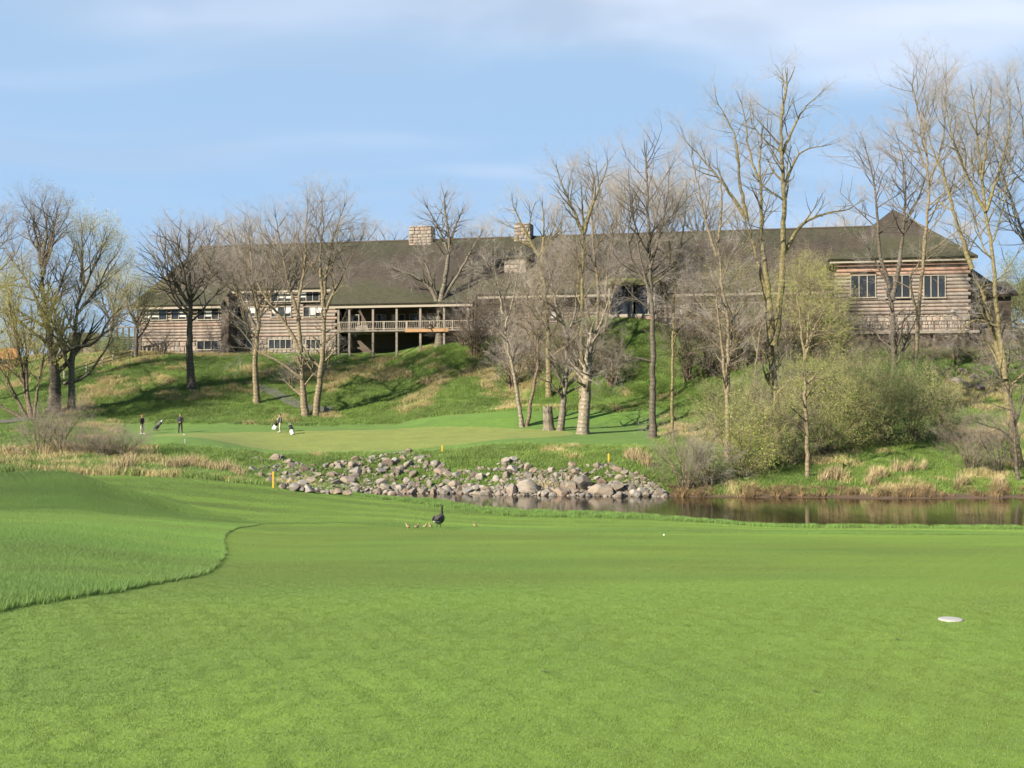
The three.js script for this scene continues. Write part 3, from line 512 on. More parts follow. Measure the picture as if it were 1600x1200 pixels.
class Tubes {
  constructor() { this.p = []; this.n = []; this.u = []; this.i = []; this.k = 0; }
  add(pts, rad, sides) {
    const N = pts.length, T = new THREE.Vector3(), A = new THREE.Vector3(), B = new THREE.Vector3(); let len = 0;
    T.subVectors(pts[1], pts[0]).normalize(); A.set(Math.abs(T.x) < 0.8 ? 1 : 0, 0, Math.abs(T.x) < 0.8 ? 0 : 1).addScaledVector(T, -(Math.abs(T.x) < 0.8 ? T.x : T.z)).normalize();
    for (let j = 0; j < N; j++) {
      if (j) len += pts[j].distanceTo(pts[j - 1]);
      T.subVectors(pts[Math.min(j + 1, N - 1)], pts[Math.max(j - 1, 0)]).normalize(); A.addScaledVector(T, -A.dot(T)).normalize(); B.crossVectors(T, A);
      for (let s = 0; s <= sides; s++) { const a = s / sides * 6.28319, c = Math.cos(a), q = Math.sin(a), nx = A.x * c + B.x * q, ny = A.y * c + B.y * q, nz = A.z * c + B.z * q; this.p.push(pts[j].x + nx * rad[j], pts[j].y + ny * rad[j], pts[j].z + nz * rad[j]); this.n.push(nx, ny, nz); this.u.push(s / sides, len); }
    }
    const w = sides + 1; for (let j = 0; j < N - 1; j++) for (let s = 0; s < sides; s++) { const a = this.k + j * w + s, b = a + 1, c = a + w, d = c + 1; this.i.push(a, b, c, b, d, c); }
    this.k += N * w;
  }
  geo() { const g = new THREE.BufferGeometry(); g.setAttribute('position', new THREE.Float32BufferAttribute(this.p, 3)); g.setAttribute('normal', new THREE.Float32BufferAttribute(this.n, 3)); g.setAttribute('uv', new THREE.Float32BufferAttribute(this.u, 2)); g.setIndex(this.i); return g; }
}
const V = (x, y, z) => new THREE.Vector3(x, y, z);
// sprays of twigs, a metre long along +y
const SPRAYS = [0, 1, 2, 3].map((s) => {
  const r = RNG(300 + s), t = new Tubes();
  const twig = (a, dir, len, rad, lev) => {
    const pts = [a.clone()], n = lev ? 3 : 5, d = dir.clone(); for (let k = 1; k <= n; k++) { d.add(V((r() - 0.5) * 0.35, (r() - 0.35) * 0.25, (r() - 0.5) * 0.35)).normalize(); pts.push(pts[k - 1].clone().addScaledVector(d, len / n)); }
    t.add(pts, pts.map((_, k) => rad * (1 - 0.7 * k / n)), 3);
    if (lev < 2) for (let k = 1; k <= n; k++) for (let q = 0; q < (lev ? 1 : 2); q++) { if (r() < 0.15) continue; const ax = V(r() - 0.5, r() - 0.5, r() - 0.5).cross(d).normalize(); twig(pts[k], d.clone().applyAxisAngle(ax, 0.55 + 0.5 * r()), len * (0.32 + 0.22 * r()), rad * 0.62, lev + 1); }
  };
  twig(V(0, 0, 0), V(0, 1, 0), 1, 0.0068, 0); return t.geo();
});
const LEAFLET = [0, 1].map((s) => {
  const r = RNG(400 + s), p = []; for (let k = 0; k < 14; k++) { const c = V(r() - 0.5, r() * 1.0, r() - 0.5).multiplyScalar(0.8), a = V(r() - 0.5, r() - 0.5, r() - 0.5).normalize(), b = V(r() - 0.5, r() - 0.5, r() - 0.5).cross(a).normalize(), l = 0.045 + 0.03 * r(), w = l * 0.45; const A = c.clone().addScaledVector(a, -l), C = c.clone().addScaledVector(a, l), B = c.clone().addScaledVector(b, w), D = c.clone().addScaledVector(b, -w); for (const q of [A, B, C, A, C, D]) p.push(q.x, q.y, q.z); }
  const g = new THREE.BufferGeometry(); g.setAttribute('position', new THREE.Float32BufferAttribute(p, 3)); g.computeVertexNormals(); return g;
});
let treeSeed = 1000;
const qT = new THREE.Quaternion();
function growTree(o) {
  const r = RNG(treeSeed += 37), d0 = o.d ?? depthAt(o.px, o.py, 70), base = o.at ?? onGround(o.px, d0), root = addGroup(o.name, base.toArray());
  tag(root, o.label, o.cat ?? (o.bush ? 'shrub' : 'tree'), o.group);
  const D = -base.z, sides = o.sides ?? 8, trunk = new Tubes(), limbs = new Tubes(), tw = [], lf = [], S = { ang: 0.82, dens: 1.15, reach: 0.42, upw: 0.085, tb: 0.35, spray: 1.15, leaf: 0, l2: 1.5, wig: 0.21, ...o };
  const spray = (p, dir, s) => { qT.setFromUnitVectors(up, dir); const tilt = new THREE.Quaternion().setFromAxisAngle(up, r() * 6.283); tw.push(new THREE.Matrix4().compose(p, qT.clone().multiply(tilt), V(s, s, s)));
    let n = S.leaf; while (n > 0) { if (r() < n) { const q = p.clone().addScaledVector(dir, s * (0.2 + 0.7 * r())); lf.push(new THREE.Matrix4().compose(q, new THREE.Quaternion().setFromEuler(new THREE.Euler(r() * 6, r() * 6, r() * 6)), V(1, 1, 1).multiplyScalar((S.leafSize ?? 1) * (0.7 + 0.6 * r())))); } n--; } };
  const grow = (p0, dir, len, rad, lev) => {
    const n = Math.max(3, Math.round(len / (lev === 1 ? 0.55 : 0.45))), pts = [p0.clone()], d = dir.clone(), step = len / n;
    for (let k = 1; k <= n; k++) { d.add(V((r() - 0.5) * 2 * S.wig, S.upw * (0.4 + r() * 0.6) - (S.droop ?? 0) * k / n, (r() - 0.5) * 2 * S.wig)).normalize(); pts.push(pts[k - 1].clone().addScaledVector(d, step)); }
    const tip = lev === 1 ? 0.25 : 0.4; limbs.add(pts, pts.map((_, k) => Math.max(0.007, rad * lerp(1, tip, k / n))), lev === 1 ? 5 : 3);
    const dirAt = (k) => V().subVectors(pts[Math.min(k + 1, n)], pts[Math.max(k - 1, 0)]).normalize();
    if (lev < 2) {
      const c = Math.max(2, Math.round(len * S.l2 * 0.85)); for (let q = 0; q < c; q++) { const t = 0.2 + 0.8 * (q + r()) / c, k = Math.min(n, Math.round(t * n)), dd = dirAt(k), ax = V(r() - 0.5, r() - 0.5, r() - 0.5).cross(dd).normalize(); grow(pts[k], dd.applyAxisAngle(ax, S.ang * (0.7 + 0.6 * r())), len * (0.30 + 0.25 * r()) * (1.15 - 0.5 * t) + 0.35, rad * lerp(0.6, 0.35, t), lev + 1); }
      spray(pts[n], dirAt(n), S.spray * (0.9 + 0.4 * r()));
    } else {
      const c = Math.max(1, Math.round(len * 1.2 * (S.twigs ?? 1))); for (let q = 0; q < c; q++) { const k = 1 + Math.floor(r() * n), dd = dirAt(k), ax = V(r() - 0.5, r() - 0.5, r() - 0.5).cross(dd).normalize(); spray(pts[k], dd.applyAxisAngle(ax, 0.3 + 0.6 * r()), S.spray * (0.6 + 0.5 * r())); }
      spray(pts[n], dirAt(n), S.spray * (0.8 + 0.4 * r()));
    }
  };
  for (const [w0, w1, list, so] of o.stems) {
    const lean = (r() - 0.5) * (S.deep ?? 1.2), n0 = list.length, yTop = list[n0 - 1][1], y0 = list[0][1];
    const ctl = list.map(([px, py, dz], k) => { const dd = D + (dz ?? lean * (y0 - py) / Math.max(60, y0 - yTop)); return V(xOf(px, dd) - base.x, yOf(py, dd) - base.y, -dd - base.z); });
    if (!so?.fork) ctl[0].y = Math.min(ctl[0].y, -0.25);
    const curve = new THREE.CatmullRomCurve3(ctl, false, 'centripetal'), L = curve.getLength(), n = Math.max(6, Math.round(L / 0.6)), pts = Array.from({ length: n + 1 }, (_, k) => curve.getPointAt(k / n * (so?.broken ? 1 : 1 - Math.min(0.24, (S.bush ? 0.5 : 1.7) / L)))), R0 = w0 / 2 / FOCAL * D, R1 = w1 / 2 / FOCAL * D;
    pts.forEach((p, k) => { if (k && k < n) p.add(V((r() - 0.5) * 0.12, 0, (r() - 0.5) * 0.12)); });
    const rad = pts.map((_, k) => { const t = k / n; return Math.max(0.012, lerp(R0, R1 * 0.7, Math.pow(t, 0.75)) * (so?.fork || t > 0.06 ? 1 : lerp(1.35, 1, t / 0.06)) * (0.975 + 0.05 * r())); });
    trunk.add(pts, rad, sides);
    const tb = so?.tb ?? S.tb, c = Math.round(L * (1 - tb) * S.dens * 1.25 * (so?.dens ?? 1));
    for (let q = 0; q < c; q++) {
      const t = tb + (1 - tb) * Math.pow((q + r()) / c, 0.85), k = Math.min(n, Math.round(t * n)), dd = V().subVectors(pts[Math.min(k + 1, n)], pts[Math.max(k - 1, 0)]).normalize(), a = r() * 6.283, ax = V(Math.cos(a), 0, Math.sin(a)).cross(dd).normalize();
      grow(pts[k], dd.applyAxisAngle(ax, S.ang * (0.75 + 0.6 * r())), Math.max(1.1, S.reach * (S.bush ? 1.2 : 1.7) * L * (1 - tb * 0.6) * (1.15 - t * 0.85) * (0.55 + 0.75 * r())) * (so?.reach ?? 1), Math.max(0.016, rad[k] * (0.42 + 0.25 * r())), 1);
    }
    if (!so?.broken) for (let q = 0; q < 3; q++) { const dd = V().subVectors(pts[n], pts[n - 1]).normalize(); grow(pts[n], dd.add(V((r() - 0.5) * 0.8, 0.1, (r() - 0.5) * 0.8)).normalize(), 0.8 + 0.9 * r(), rad[n] * 0.8, 2); }
  }
  addMesh('trunk', trunk.geo(), BARK[o.bark ?? 'grey'], root);
  if (limbs.k) addMesh('limbs', limbs.geo(), BARK[o.bark ?? 'grey'], root).userData.kind = 'stuff';
  if (tw.length) addCopies('twigs', SPRAYS[treeSeed % 4], TWIG[o.twig ?? o.bark ?? 'grey'], tw, null, root).userData.kind = 'stuff';
  if (lf.length) addCopies('leaves', LEAFLET[treeSeed % 2], LEAF[o.leafTone ?? 'bud'], lf, null, root).userData.kind = 'stuff';
  return root;
}
const TREES = [
  // far left pair
  { name: 'bare_tree', label: 'big dark bare tree at the far left with a forked trunk', px: 84, py: 646, bark: 'dark', twig: 'dark', leaf: 0.12, leafTone: 'willow', reach: 0.36, tb: 0.3, stems: [[25, 7, [[84, 646], [86, 590], [80, 545], [68, 470], [64, 415]]], [8, 2, [[64, 415], [56, 370], [45, 330], [22, 308]], { fork: 1, tb: 0.1 }], [8, 2, [[64, 415], [72, 360], [66, 325], [58, 296]], { fork: 1, tb: 0.1 }], [8, 2, [[66, 430], [80, 370], [88, 330], [92, 303]], { fork: 1, tb: 0.1 }], [9, 3, [[76, 520], [50, 455], [20, 410], [0, 395]], { fork: 1, tb: 0.2 }], [8, 2, [[74, 500], [95, 440], [112, 395], [120, 370]], { fork: 1, tb: 0.2 }], [9, 3, [[84, 565], [110, 545], [148, 535], [170, 500], [203, 468]], { fork: 1, tb: 0.45 }]] },
  { name: 'willow_tree', label: 'pale yellowish budding willow beside the big dark tree', px: 112, py: 643, bark: 'grey', twig: 'straw', leaf: 1.1, leafTone: 'willow', reach: 0.40, tb: 0.3, ang: 0.55, stems: [[14, 5, [[112, 643], [113, 560], [120, 490], [128, 430]]], [6, 2, [[122, 470], [145, 420], [160, 385], [178, 352]], { fork: 1, tb: 0.1 }], [6, 2, [[126, 440], [128, 390], [126, 360], [120, 345]], { fork: 1, tb: 0.1 }], [5, 2, [[120, 490], [150, 450], [175, 405], [200, 380]], { fork: 1, tb: 0.2 }], [6, 2, [[100, 600], [130, 590], [165, 545], [182, 500], [200, 478]], { fork: 1, tb: 0.5 }]] },
  { name: 'willow_shrub', label: 'low olive willow thicket with many stems at the left edge', px: 42, py: 655, bush: 1, bark: 'brown', twig: 'green', leaf: 1.7, twigs: 0.8, leafTone: 'willow', reach: 0.5, tb: 0.25, ang: 0.6, stems: [[7, 2, [[48, 655], [38, 590], [22, 520], [5, 470]]], [7, 2, [[50, 655], [42, 600], [45, 540], [60, 480]]], [6, 2, [[46, 655], [20, 610], [0, 575], [-25, 540]]], [6, 2, [[52, 655], [62, 590], [72, 520], [75, 480]]], [6, 2, [[44, 655], [10, 640], [-20, 620], [-40, 590]]], [5, 2, [[48, 655], [30, 560], [15, 480], [10, 430]]]] },
  { name: 'bare_tree', label: 'grey tree crown cut off by the left edge of the view', px: -60, d: 125, bark: 'grey', twig: 'grey', reach: 0.45, stems: [[20, 8, [[-60, 640], [-56, 540], [-50, 450]]], [8, 2, [[-50, 450], [-25, 390], [-5, 350], [5, 325]], { fork: 1, tb: 0.1 }], [8, 2, [[-50, 470], [-10, 430], [20, 400], [40, 370]], { fork: 1, tb: 0.1 }], [8, 2, [[-50, 450], [-60, 380], [-55, 330]], { fork: 1, tb: 0.1 }]] },
  // slope below the left wing
  { name: 'bare_tree', label: 'single straight tree on the slope below the left wing', px: 300, py: 609, bark: 'dark', twig: 'grey', reach: 0.46, tb: 0.42, dens: 1.5, stems: [[15, 5, [[300, 609], [296, 540], [297, 470], [294, 420], [296, 350]]], [6, 2, [[297, 480], [270, 430], [258, 390], [252, 375]], { fork: 1, tb: 0.15 }], [6, 2, [[296, 470], [320, 430], [335, 390], [342, 370]], { fork: 1, tb: 0.15 }]] },
  { name: 'bare_tree', label: 'slim mossy tree just left of the forked pair by the green', px: 402, py: 631, bark: 'mossy', twig: 'grey', reach: 0.42, tb: 0.4, dens: 1.4, stems: [[11, 4, [[402, 631], [399, 560], [404, 500], [395, 430], [385, 345]]], [5, 2, [[402, 520], [380, 470], [362, 430], [355, 380]], { fork: 1, tb: 0.2 }], [5, 2, [[403, 500], [425, 450], [430, 400], [425, 350]], { fork: 1, tb: 0.2 }]] },
  { name: 'bare_tree', label: 'left trunk of the forked pair with a long drooping low limb', px: 478, py: 651, bark: 'mossy', twig: 'grey', reach: 0.34, tb: 0.3, dens: 1.2, stems: [[15, 9, [[478, 651], [473, 600], [470, 550]]], [8, 2, [[470, 550], [445, 505], [415, 465], [388, 418], [365, 395]], { fork: 1, tb: 0.25 }], [8, 2, [[470, 550], [466, 480], [475, 420], [478, 350], [482, 292]], { fork: 1, tb: 0.3 }], [6, 2, [[468, 500], [450, 440], [438, 380], [425, 315]], { fork: 1, tb: 0.2 }], [6, 2, [[472, 592], [435, 565], [402, 548], [370, 510], [345, 500]], { fork: 1, tb: 0.4 }]] },
  { name: 'bare_tree', label: 'right trunk of the forked pair with a broad upswept crown', px: 493, py: 649, bark: 'mossy', twig: 'grey', reach: 0.34, tb: 0.3, dens: 1.2, stems: [[13, 8, [[493, 649], [500, 590], [506, 530], [505, 480]]], [7, 2, [[505, 480], [512, 410], [528, 350], [545, 300]], { fork: 1, tb: 0.2 }], [7, 2, [[505, 480], [500, 400], [505, 350], [500, 300]], { fork: 1, tb: 0.2 }], [6, 2, [[506, 490], [530, 440], [552, 395], [572, 360]], { fork: 1, tb: 0.2 }]] },
  { name: 'bare_tree', label: 'spreading tree standing alone before the terrace railing', px: 686, py: 541, bark: 'grey', twig: 'grey', reach: 0.30, tb: 0.25, dens: 1.1, stems: [[16, 11, [[686, 541], [686, 505], [686, 478]]], [9, 3, [[686, 480], [672, 450], [645, 430], [606, 422]], { fork: 1, tb: 0.35 }], [8, 2, [[684, 475], [675, 440], [660, 400], [650, 372]], { fork: 1, tb: 0.3 }], [10, 3, [[687, 478], [696, 430], [702, 380], [695, 330], [694, 288]], { fork: 1, tb: 0.35 }], [6, 2, [[702, 380], [715, 345], [728, 315]], { fork: 1, tb: 0.1 }], [6, 2, [[700, 390], [682, 350], [668, 325], [662, 305]], { fork: 1, tb: 0.1 }], [7, 2, [[690, 470], [715, 430], [740, 385], [760, 350]], { fork: 1, tb: 0.35 }]] },
  // behind the green
  { name: 'bare_tree', label: 'slender leaning trunk, left of two thin ones behind the green', px: 816, py: 667, bark: 'pale', twig: 'pale', reach: 0.35, tb: 0.35, stems: [[8, 4, [[816, 667], [806, 600], [793, 540], [786, 490]]], [5, 2, [[786, 490], [775, 430], [765, 400]], { fork: 1, tb: 0.1 }], [4, 2, [[790, 510], [805, 450], [812, 400]], { fork: 1, tb: 0.1 }]] },
  { name: 'bare_tree', label: 'slender brown trunk, right of two thin ones behind the green', px: 823, py: 666, bark: 'brown', twig: 'brown', reach: 0.35, tb: 0.35, stems: [[7, 3, [[823, 666], [831, 620], [840, 570], [842, 520], [850, 460]]], [4, 2, [[841, 540], [825, 480], [818, 430]], { fork: 1, tb: 0.1 }]] },
  { name: 'bare_tree', label: 'leaning trunk growing beside the broken stump', px: 876, py: 673, bark: 'grey', twig: 'brown', reach: 0.32, tb: 0.35, dens: 1.4, stems: [[13, 8, [[876, 673], [881, 620], [886, 570], [884, 520]]], [6, 2, [[884, 520], [868, 470], [860, 430], [850, 380]], { fork: 1, tb: 0.1 }], [6, 2, [[885, 530], [900, 480], [895, 430]], { fork: 1, tb: 0.1 }], [5, 2, [[884, 590], [860, 550], [838, 525], [815, 515]], { fork: 1, tb: 0.2 }]] },
  { name: 'bare_tree', label: 'thick pale broken trunk behind the green with slim top', px: 911, py: 678, bark: 'pale', twig: 'grey', reach: 0.26, tb: 0.5, stems: [[21, 14, [[911, 678], [915, 620], [920, 560], [924, 520]], { broken: 1, tb: 0.4, dens: 1.6, reach: 1.3 }], [6, 2, [[920, 545], [940, 500], [955, 460], [970, 430]], { fork: 1, tb: 0.2 }]] },
  { name: 'bare_tree', label: 'tall forked tree rising above the roof behind the broken trunk', px: 905, d: 112, bark: 'green', twig: 'grey', reach: 0.34, tb: 0.5, dens: 1.1, stems: [[9, 7, [[908, 662], [909, 560], [910, 440], [912, 365]], { tb: 0.6 }], [7, 2, [[912, 365], [890, 315], [872, 270], [866, 235]], { fork: 1, tb: 0.15 }], [7, 2, [[912, 365], [930, 310], [948, 262], [955, 228]], { fork: 1, tb: 0.15 }], [5, 2, [[912, 380], [910, 310], [905, 260]], { fork: 1, tb: 0.15 }], [4, 2, [[903, 450], [904, 420], [880, 370], [850, 330]], { fork: 1, tb: 0.15 }]] },
  { name: 'bare_tree', label: 'yellow mossy tree in front of the right chimney', px: 858, d: 122, bark: 'green', twig: 'pale', reach: 0.34, tb: 0.3, stems: [[11, 6, [[858, 600], [856, 520], [850, 440], [842, 400]]], [6, 2, [[842, 400], [815, 350], [802, 320], [800, 290]], { fork: 1, tb: 0.1 }], [6, 2, [[846, 410], [850, 350], [845, 300]], { fork: 1, tb: 0.1 }], [5, 2, [[853, 470], [835, 425], [815, 410]], { fork: 1, tb: 0.2 }], [5, 2, [[842, 400], [870, 360], [885, 320]], { fork: 1, tb: 0.1 }]] },
  { name: 'bare_tree', label: 'many stemmed pale tree left of the glazed porch', px: 935, d: 131, bark: 'mossy', twig: 'grey', reach: 0.28, tb: 0.35, stems: [[7, 3, [[930, 540], [935, 460], [928, 390], [925, 320], [930, 260]]], [6, 2, [[934, 540], [945, 470], [952, 400], [965, 340], [975, 270]]], [6, 2, [[938, 545], [955, 470], [975, 420], [1000, 390]]], [5, 2, [[928, 540], [915, 470], [905, 420], [900, 350]]]] },
  { name: 'bare_tree', label: 'straight dark trunk right of the porch with tall narrow crown', px: 1020, d: 100, bark: 'dark', twig: 'grey', reach: 0.26, tb: 0.42, dens: 1.3, stems: [[12, 4, [[1020, 682], [1020, 600], [1020, 500], [1015, 400], [1012, 300], [1008, 216]]], [5, 2, [[1018, 470], [1000, 400], [988, 320], [980, 250]], { fork: 1, tb: 0.2 }], [5, 2, [[1016, 420], [1035, 350], [1045, 290], [1048, 235]], { fork: 1, tb: 0.2 }], [4, 2, [[1020, 565], [990, 560], [965, 575], [945, 590]], { fork: 1, tb: 0.3 }]] },
  { name: 'bare_tree', label: 'very thin yellow stemmed tree next to the straight dark trunk', px: 1050, d: 103, bark: 'green', twig: 'brown', reach: 0.3, tb: 0.45, stems: [[6, 3, [[1050, 668], [1051, 580], [1054, 470], [1062, 400]]], [4, 2, [[1055, 440], [1045, 370], [1035, 320]], { fork: 1, tb: 0.1 }], [4, 2, [[1062, 400], [1070, 340], [1075, 280]], { fork: 1, tb: 0.1 }]] },
  // right bank
  { name: 'bare_tree', label: 'twin pale trunks rising from the brown bush on the far bank', px: 1134, d: 90, bark: 'mossy', twig: 'grey', reach: 0.27, tb: 0.4, stems: [[9, 4, [[1135, 725], [1136, 640], [1130, 560], [1123, 500], [1118, 430]]], [9, 5, [[1138, 725], [1137, 600], [1138, 510], [1128, 440], [1120, 360]]], [5, 2, [[1120, 400], [1100, 330], [1085, 260], [1070, 215]], { fork: 1, tb: 0.2 }], [5, 2, [[1122, 380], [1128, 310], [1125, 240]], { fork: 1, tb: 0.2 }], [5, 2, [[1128, 520], [1095, 495], [1060, 480], [1030, 478]], { fork: 1, tb: 0.3 }]] },
  { name: 'bare_tree', label: 'tallest tree of the view with several mossy upright stems', px: 1214, d: 93, bark: 'green', twig: 'grey', reach: 0.25, tb: 0.35, dens: 1.0, sides: 9, stems: [[20, 15, [[1216, 700], [1212, 640], [1208, 580], [1206, 530]]], [12, 5, [[1206, 540], [1198, 470], [1180, 390], [1165, 340]], { fork: 1, tb: 0.7 }], [7, 2, [[1165, 340], [1140, 300], [1105, 255], [1065, 212], [1050, 195]], { fork: 1, tb: 0.25 }], [7, 2, [[1168, 345], [1155, 270], [1150, 215], [1125, 165], [1100, 140]], { fork: 1, tb: 0.3 }], [11, 4, [[1208, 535], [1200, 450], [1192, 380], [1190, 300], [1188, 240], [1200, 190]], { fork: 1, tb: 0.5 }], [13, 5, [[1210, 540], [1220, 460], [1224, 380], [1226, 300], [1222, 220], [1225, 160], [1238, 98]], { fork: 1, tb: 0.5 }], [6, 2, [[1223, 240], [1250, 180], [1280, 150], [1305, 160]], { fork: 1, tb: 0.2 }], [6, 2, [[1226, 290], [1250, 240], [1285, 228], [1310, 240]], { fork: 1, tb: 0.2 }], [8, 2, [[1225, 395], [1255, 350], [1295, 332], [1330, 325], [1355, 295]], { fork: 1, tb: 0.35 }], [5, 2, [[1190, 290], [1170, 230], [1165, 180], [1150, 130]], { fork: 1, tb: 0.2 }]] },
  { name: 'leafy_tree', label: 'slender pale trunk at the water with hanging yellow green leaves', px: 1262, py: 748, bark: 'mossy', twig: 'green', leaf: 0.8, leafTone: 'young', reach: 0.34, tb: 0.45, droop: 0.18, stems: [[9, 6, [[1262, 748], [1261, 680], [1258, 620], [1258, 560]]], [6, 2, [[1258, 560], [1270, 520], [1290, 480], [1310, 450]], { fork: 1, tb: 0.1 }], [5, 2, [[1258, 565], [1250, 500], [1245, 440], [1240, 400]], { fork: 1, tb: 0.1 }], [5, 2, [[1258, 600], [1275, 590], [1292, 600], [1300, 615]], { fork: 1, tb: 0.1 }], [5, 2, [[1258, 560], [1265, 490], [1268, 430]], { fork: 1, tb: 0.1 }]] },
  { name: 'bare_tree', label: 'dark forked tree before the left windows of the right wing', px: 1397, d: 112, bark: 'dark', twig: 'grey', reach: 0.28, tb: 0.3, stems: [[13, 9, [[1398, 640], [1397, 560], [1395, 490], [1390, 445]]], [8, 2, [[1391, 450], [1375, 390], [1372, 330], [1362, 260], [1345, 200]], { fork: 1, tb: 0.35 }], [9, 2, [[1394, 470], [1405, 420], [1413, 350], [1415, 270], [1398, 190]], { fork: 1, tb: 0.35 }], [5, 2, [[1390, 450], [1370, 410], [1350, 380]], { fork: 1, tb: 0.2 }], [5, 2, [[1413, 350], [1440, 300], [1455, 250]], { fork: 1, tb: 0.2 }]] },
  { name: 'bare_tree', label: 'curved slim tree between the right wing windows', px: 1428, d: 108, bark: 'mossy', twig: 'grey', reach: 0.3, tb: 0.45, stems: [[9, 3, [[1428, 640], [1431, 560], [1438, 460], [1447, 370], [1452, 290], [1445, 210], [1420, 105]]], [5, 2, [[1435, 500], [1425, 430], [1455, 400], [1490, 385]], { fork: 1, tb: 0.3 }], [5, 2, [[1452, 290], [1475, 220], [1480, 150], [1478, 95]], { fork: 1, tb: 0.2 }], [4, 2, [[1447, 260], [1425, 200], [1410, 150]], { fork: 1, tb: 0.2 }]] },
  { name: 'bare_tree', label: 'tall leaning twin stemmed tree at the right end of the far bank', px: 1592, d: 88, bark: 'green', twig: 'grey', reach: 0.26, tb: 0.35, sides: 9, stems: [[15, 8, [[1594, 735], [1578, 640], [1562, 560], [1540, 470], [1520, 420]]], [8, 2, [[1520, 420], [1497, 350], [1478, 280], [1455, 220], [1440, 150]], { fork: 1, tb: 0.35 }], [12, 3, [[1588, 700], [1572, 600], [1560, 500], [1552, 400], [1540, 320], [1530, 220], [1520, 120]], { tb: 0.5 }], [6, 2, [[1541, 330], [1515, 280], [1490, 210], [1470, 120]], { fork: 1, tb: 0.25 }], [6, 2, [[1542, 330], [1565, 260], [1580, 180], [1570, 100]], { fork: 1, tb: 0.25 }], [5, 2, [[1536, 280], [1545, 200], [1555, 110]], { fork: 1, tb: 0.2 }], [5, 2, [[1560, 510], [1525, 500], [1500, 520], [1480, 535]], { fork: 1, tb: 0.3 }]] },
  { name: 'bare_tree', label: 'tree beyond the right edge with limbs reaching into view', px: 1665, d: 92, bark: 'grey', twig: 'grey', reach: 0.3, tb: 0.3, stems: [[15, 8, [[1665, 700], [1655, 580], [1640, 480]]], [8, 2, [[1642, 490], [1610, 400], [1585, 320], [1560, 250], [1545, 170]], { fork: 1, tb: 0.3 }], [8, 2, [[1640, 480], [1630, 380], [1610, 290], [1600, 190], [1590, 110]], { fork: 1, tb: 0.3 }], [7, 2, [[1640, 480], [1655, 380], [1650, 280]], { fork: 1, tb: 0.3 }]] },
  { name: 'bare_tree', label: 'leaning leafless sapling between the twin trunks and the tallest tree', px: 1178, d: 104, bark: 'mossy', twig: 'brown', reach: 0.3, tb: 0.4, stems: [[6, 2, [[1176, 620], [1182, 560], [1190, 510], [1205, 450]]], [4, 2, [[1184, 550], [1170, 500], [1160, 450]], { fork: 1, tb: 0.2 }]] },
  { name: 'bare_tree', label: 'short crooked tree with pale snag at the right edge', px: 1590, d: 84, bark: 'dark', twig: 'brown', reach: 0.4, tb: 0.3, stems: [[8, 4, [[1592, 745], [1585, 690], [1588, 640]]], [5, 2, [[1588, 650], [1570, 600], [1548, 570]], { fork: 1, tb: 0.1 }], [5, 2, [[1587, 660], [1600, 610], [1605, 560]], { fork: 1, tb: 0.1 }], [4, 2, [[1586, 690], [1560, 670], [1530, 665]], { fork: 1, tb: 0.1 }]] },
  { name: 'leafy_tree', label: 'young green leaved tree at the left corner of the clubhouse', px: 212, d: 140, bark: 'dark', twig: 'green', leaf: 1.1, leafTone: 'olive', reach: 0.5, tb: 0.3, stems: [[8, 3, [[212, 560], [214, 510], [216, 470], [222, 440]]], [5, 2, [[214, 500], [232, 470], [244, 455]], { fork: 1, tb: 0.1 }], [5, 2, [[213, 510], [200, 480], [196, 455]], { fork: 1, tb: 0.1 }]] },
  { name: 'willow_tree', label: 'small light green tree between the willow and the clubhouse', px: 176, d: 150, bark: 'grey', twig: 'straw', leaf: 0.9, leafTone: 'willow', reach: 0.5, tb: 0.25, stems: [[7, 3, [[170, 570], [174, 510], [180, 460], [188, 425]]], [5, 2, [[174, 510], [190, 470], [205, 440]], { fork: 1, tb: 0.1 }], [5, 2, [[174, 510], [160, 470], [155, 430]], { fork: 1, tb: 0.1 }]] },
];
for (const t of TREES) growTree(t);

// ---------------------------------------------------------------- shrubs, thickets, background trees
function fan(px, y0, y1, w, n, seed, thick = 2.6) {   // stems of a shrub: fanning up from one foot
  const r = RNG(seed), out = []; for (let k = 0; k < n; k++) { const f = (k + 0.5) / n * 2 - 1, t = lerp(y0, y1, 0.52 + 0.5 * r() - 0.16 * Math.abs(f)), e = px + f * w * 0.5 * (0.8 + 0.4 * r()); out.push([thick * (0.7 + 0.5 * r()), 1.2, [[px + f * w * 0.08, y0], [lerp(px, e, 0.35) + (r() - 0.5) * 6, lerp(y0, t, 0.4), (r() - 0.5) * 1.2], [e, t, (r() - 0.5) * 3.2]]]); } return out;
}
let shrubSeed = 9000;
function shrub(px, y0, y1, w, n, label, o = {}) {
  const d = o.d ?? depthAt(px, y0, 74), yb = HORIZON - (ground(xOf(px, d), d) - EYE) / d * FOCAL;
  return growTree({ name: o.name ?? 'shrub', label, px, d, bush: 1, tb: 0.02, reach: 0.34, dens: 1.25, ang: 0.85, upw: 0.06, spray: 0.8, l2: 1.5, bark: 'brown', stems: fan(px, yb, Math.min(yb - 12, y1 + 0.7 * FOCAL / d), w, n, shrubSeed += 11, o.thick), ...o, leaf: (o.leaf ?? 0) * 0.55, leafSize: o.leafSize ?? 1.15, twigs: (o.twigs ?? 1) * 0.75 });
}
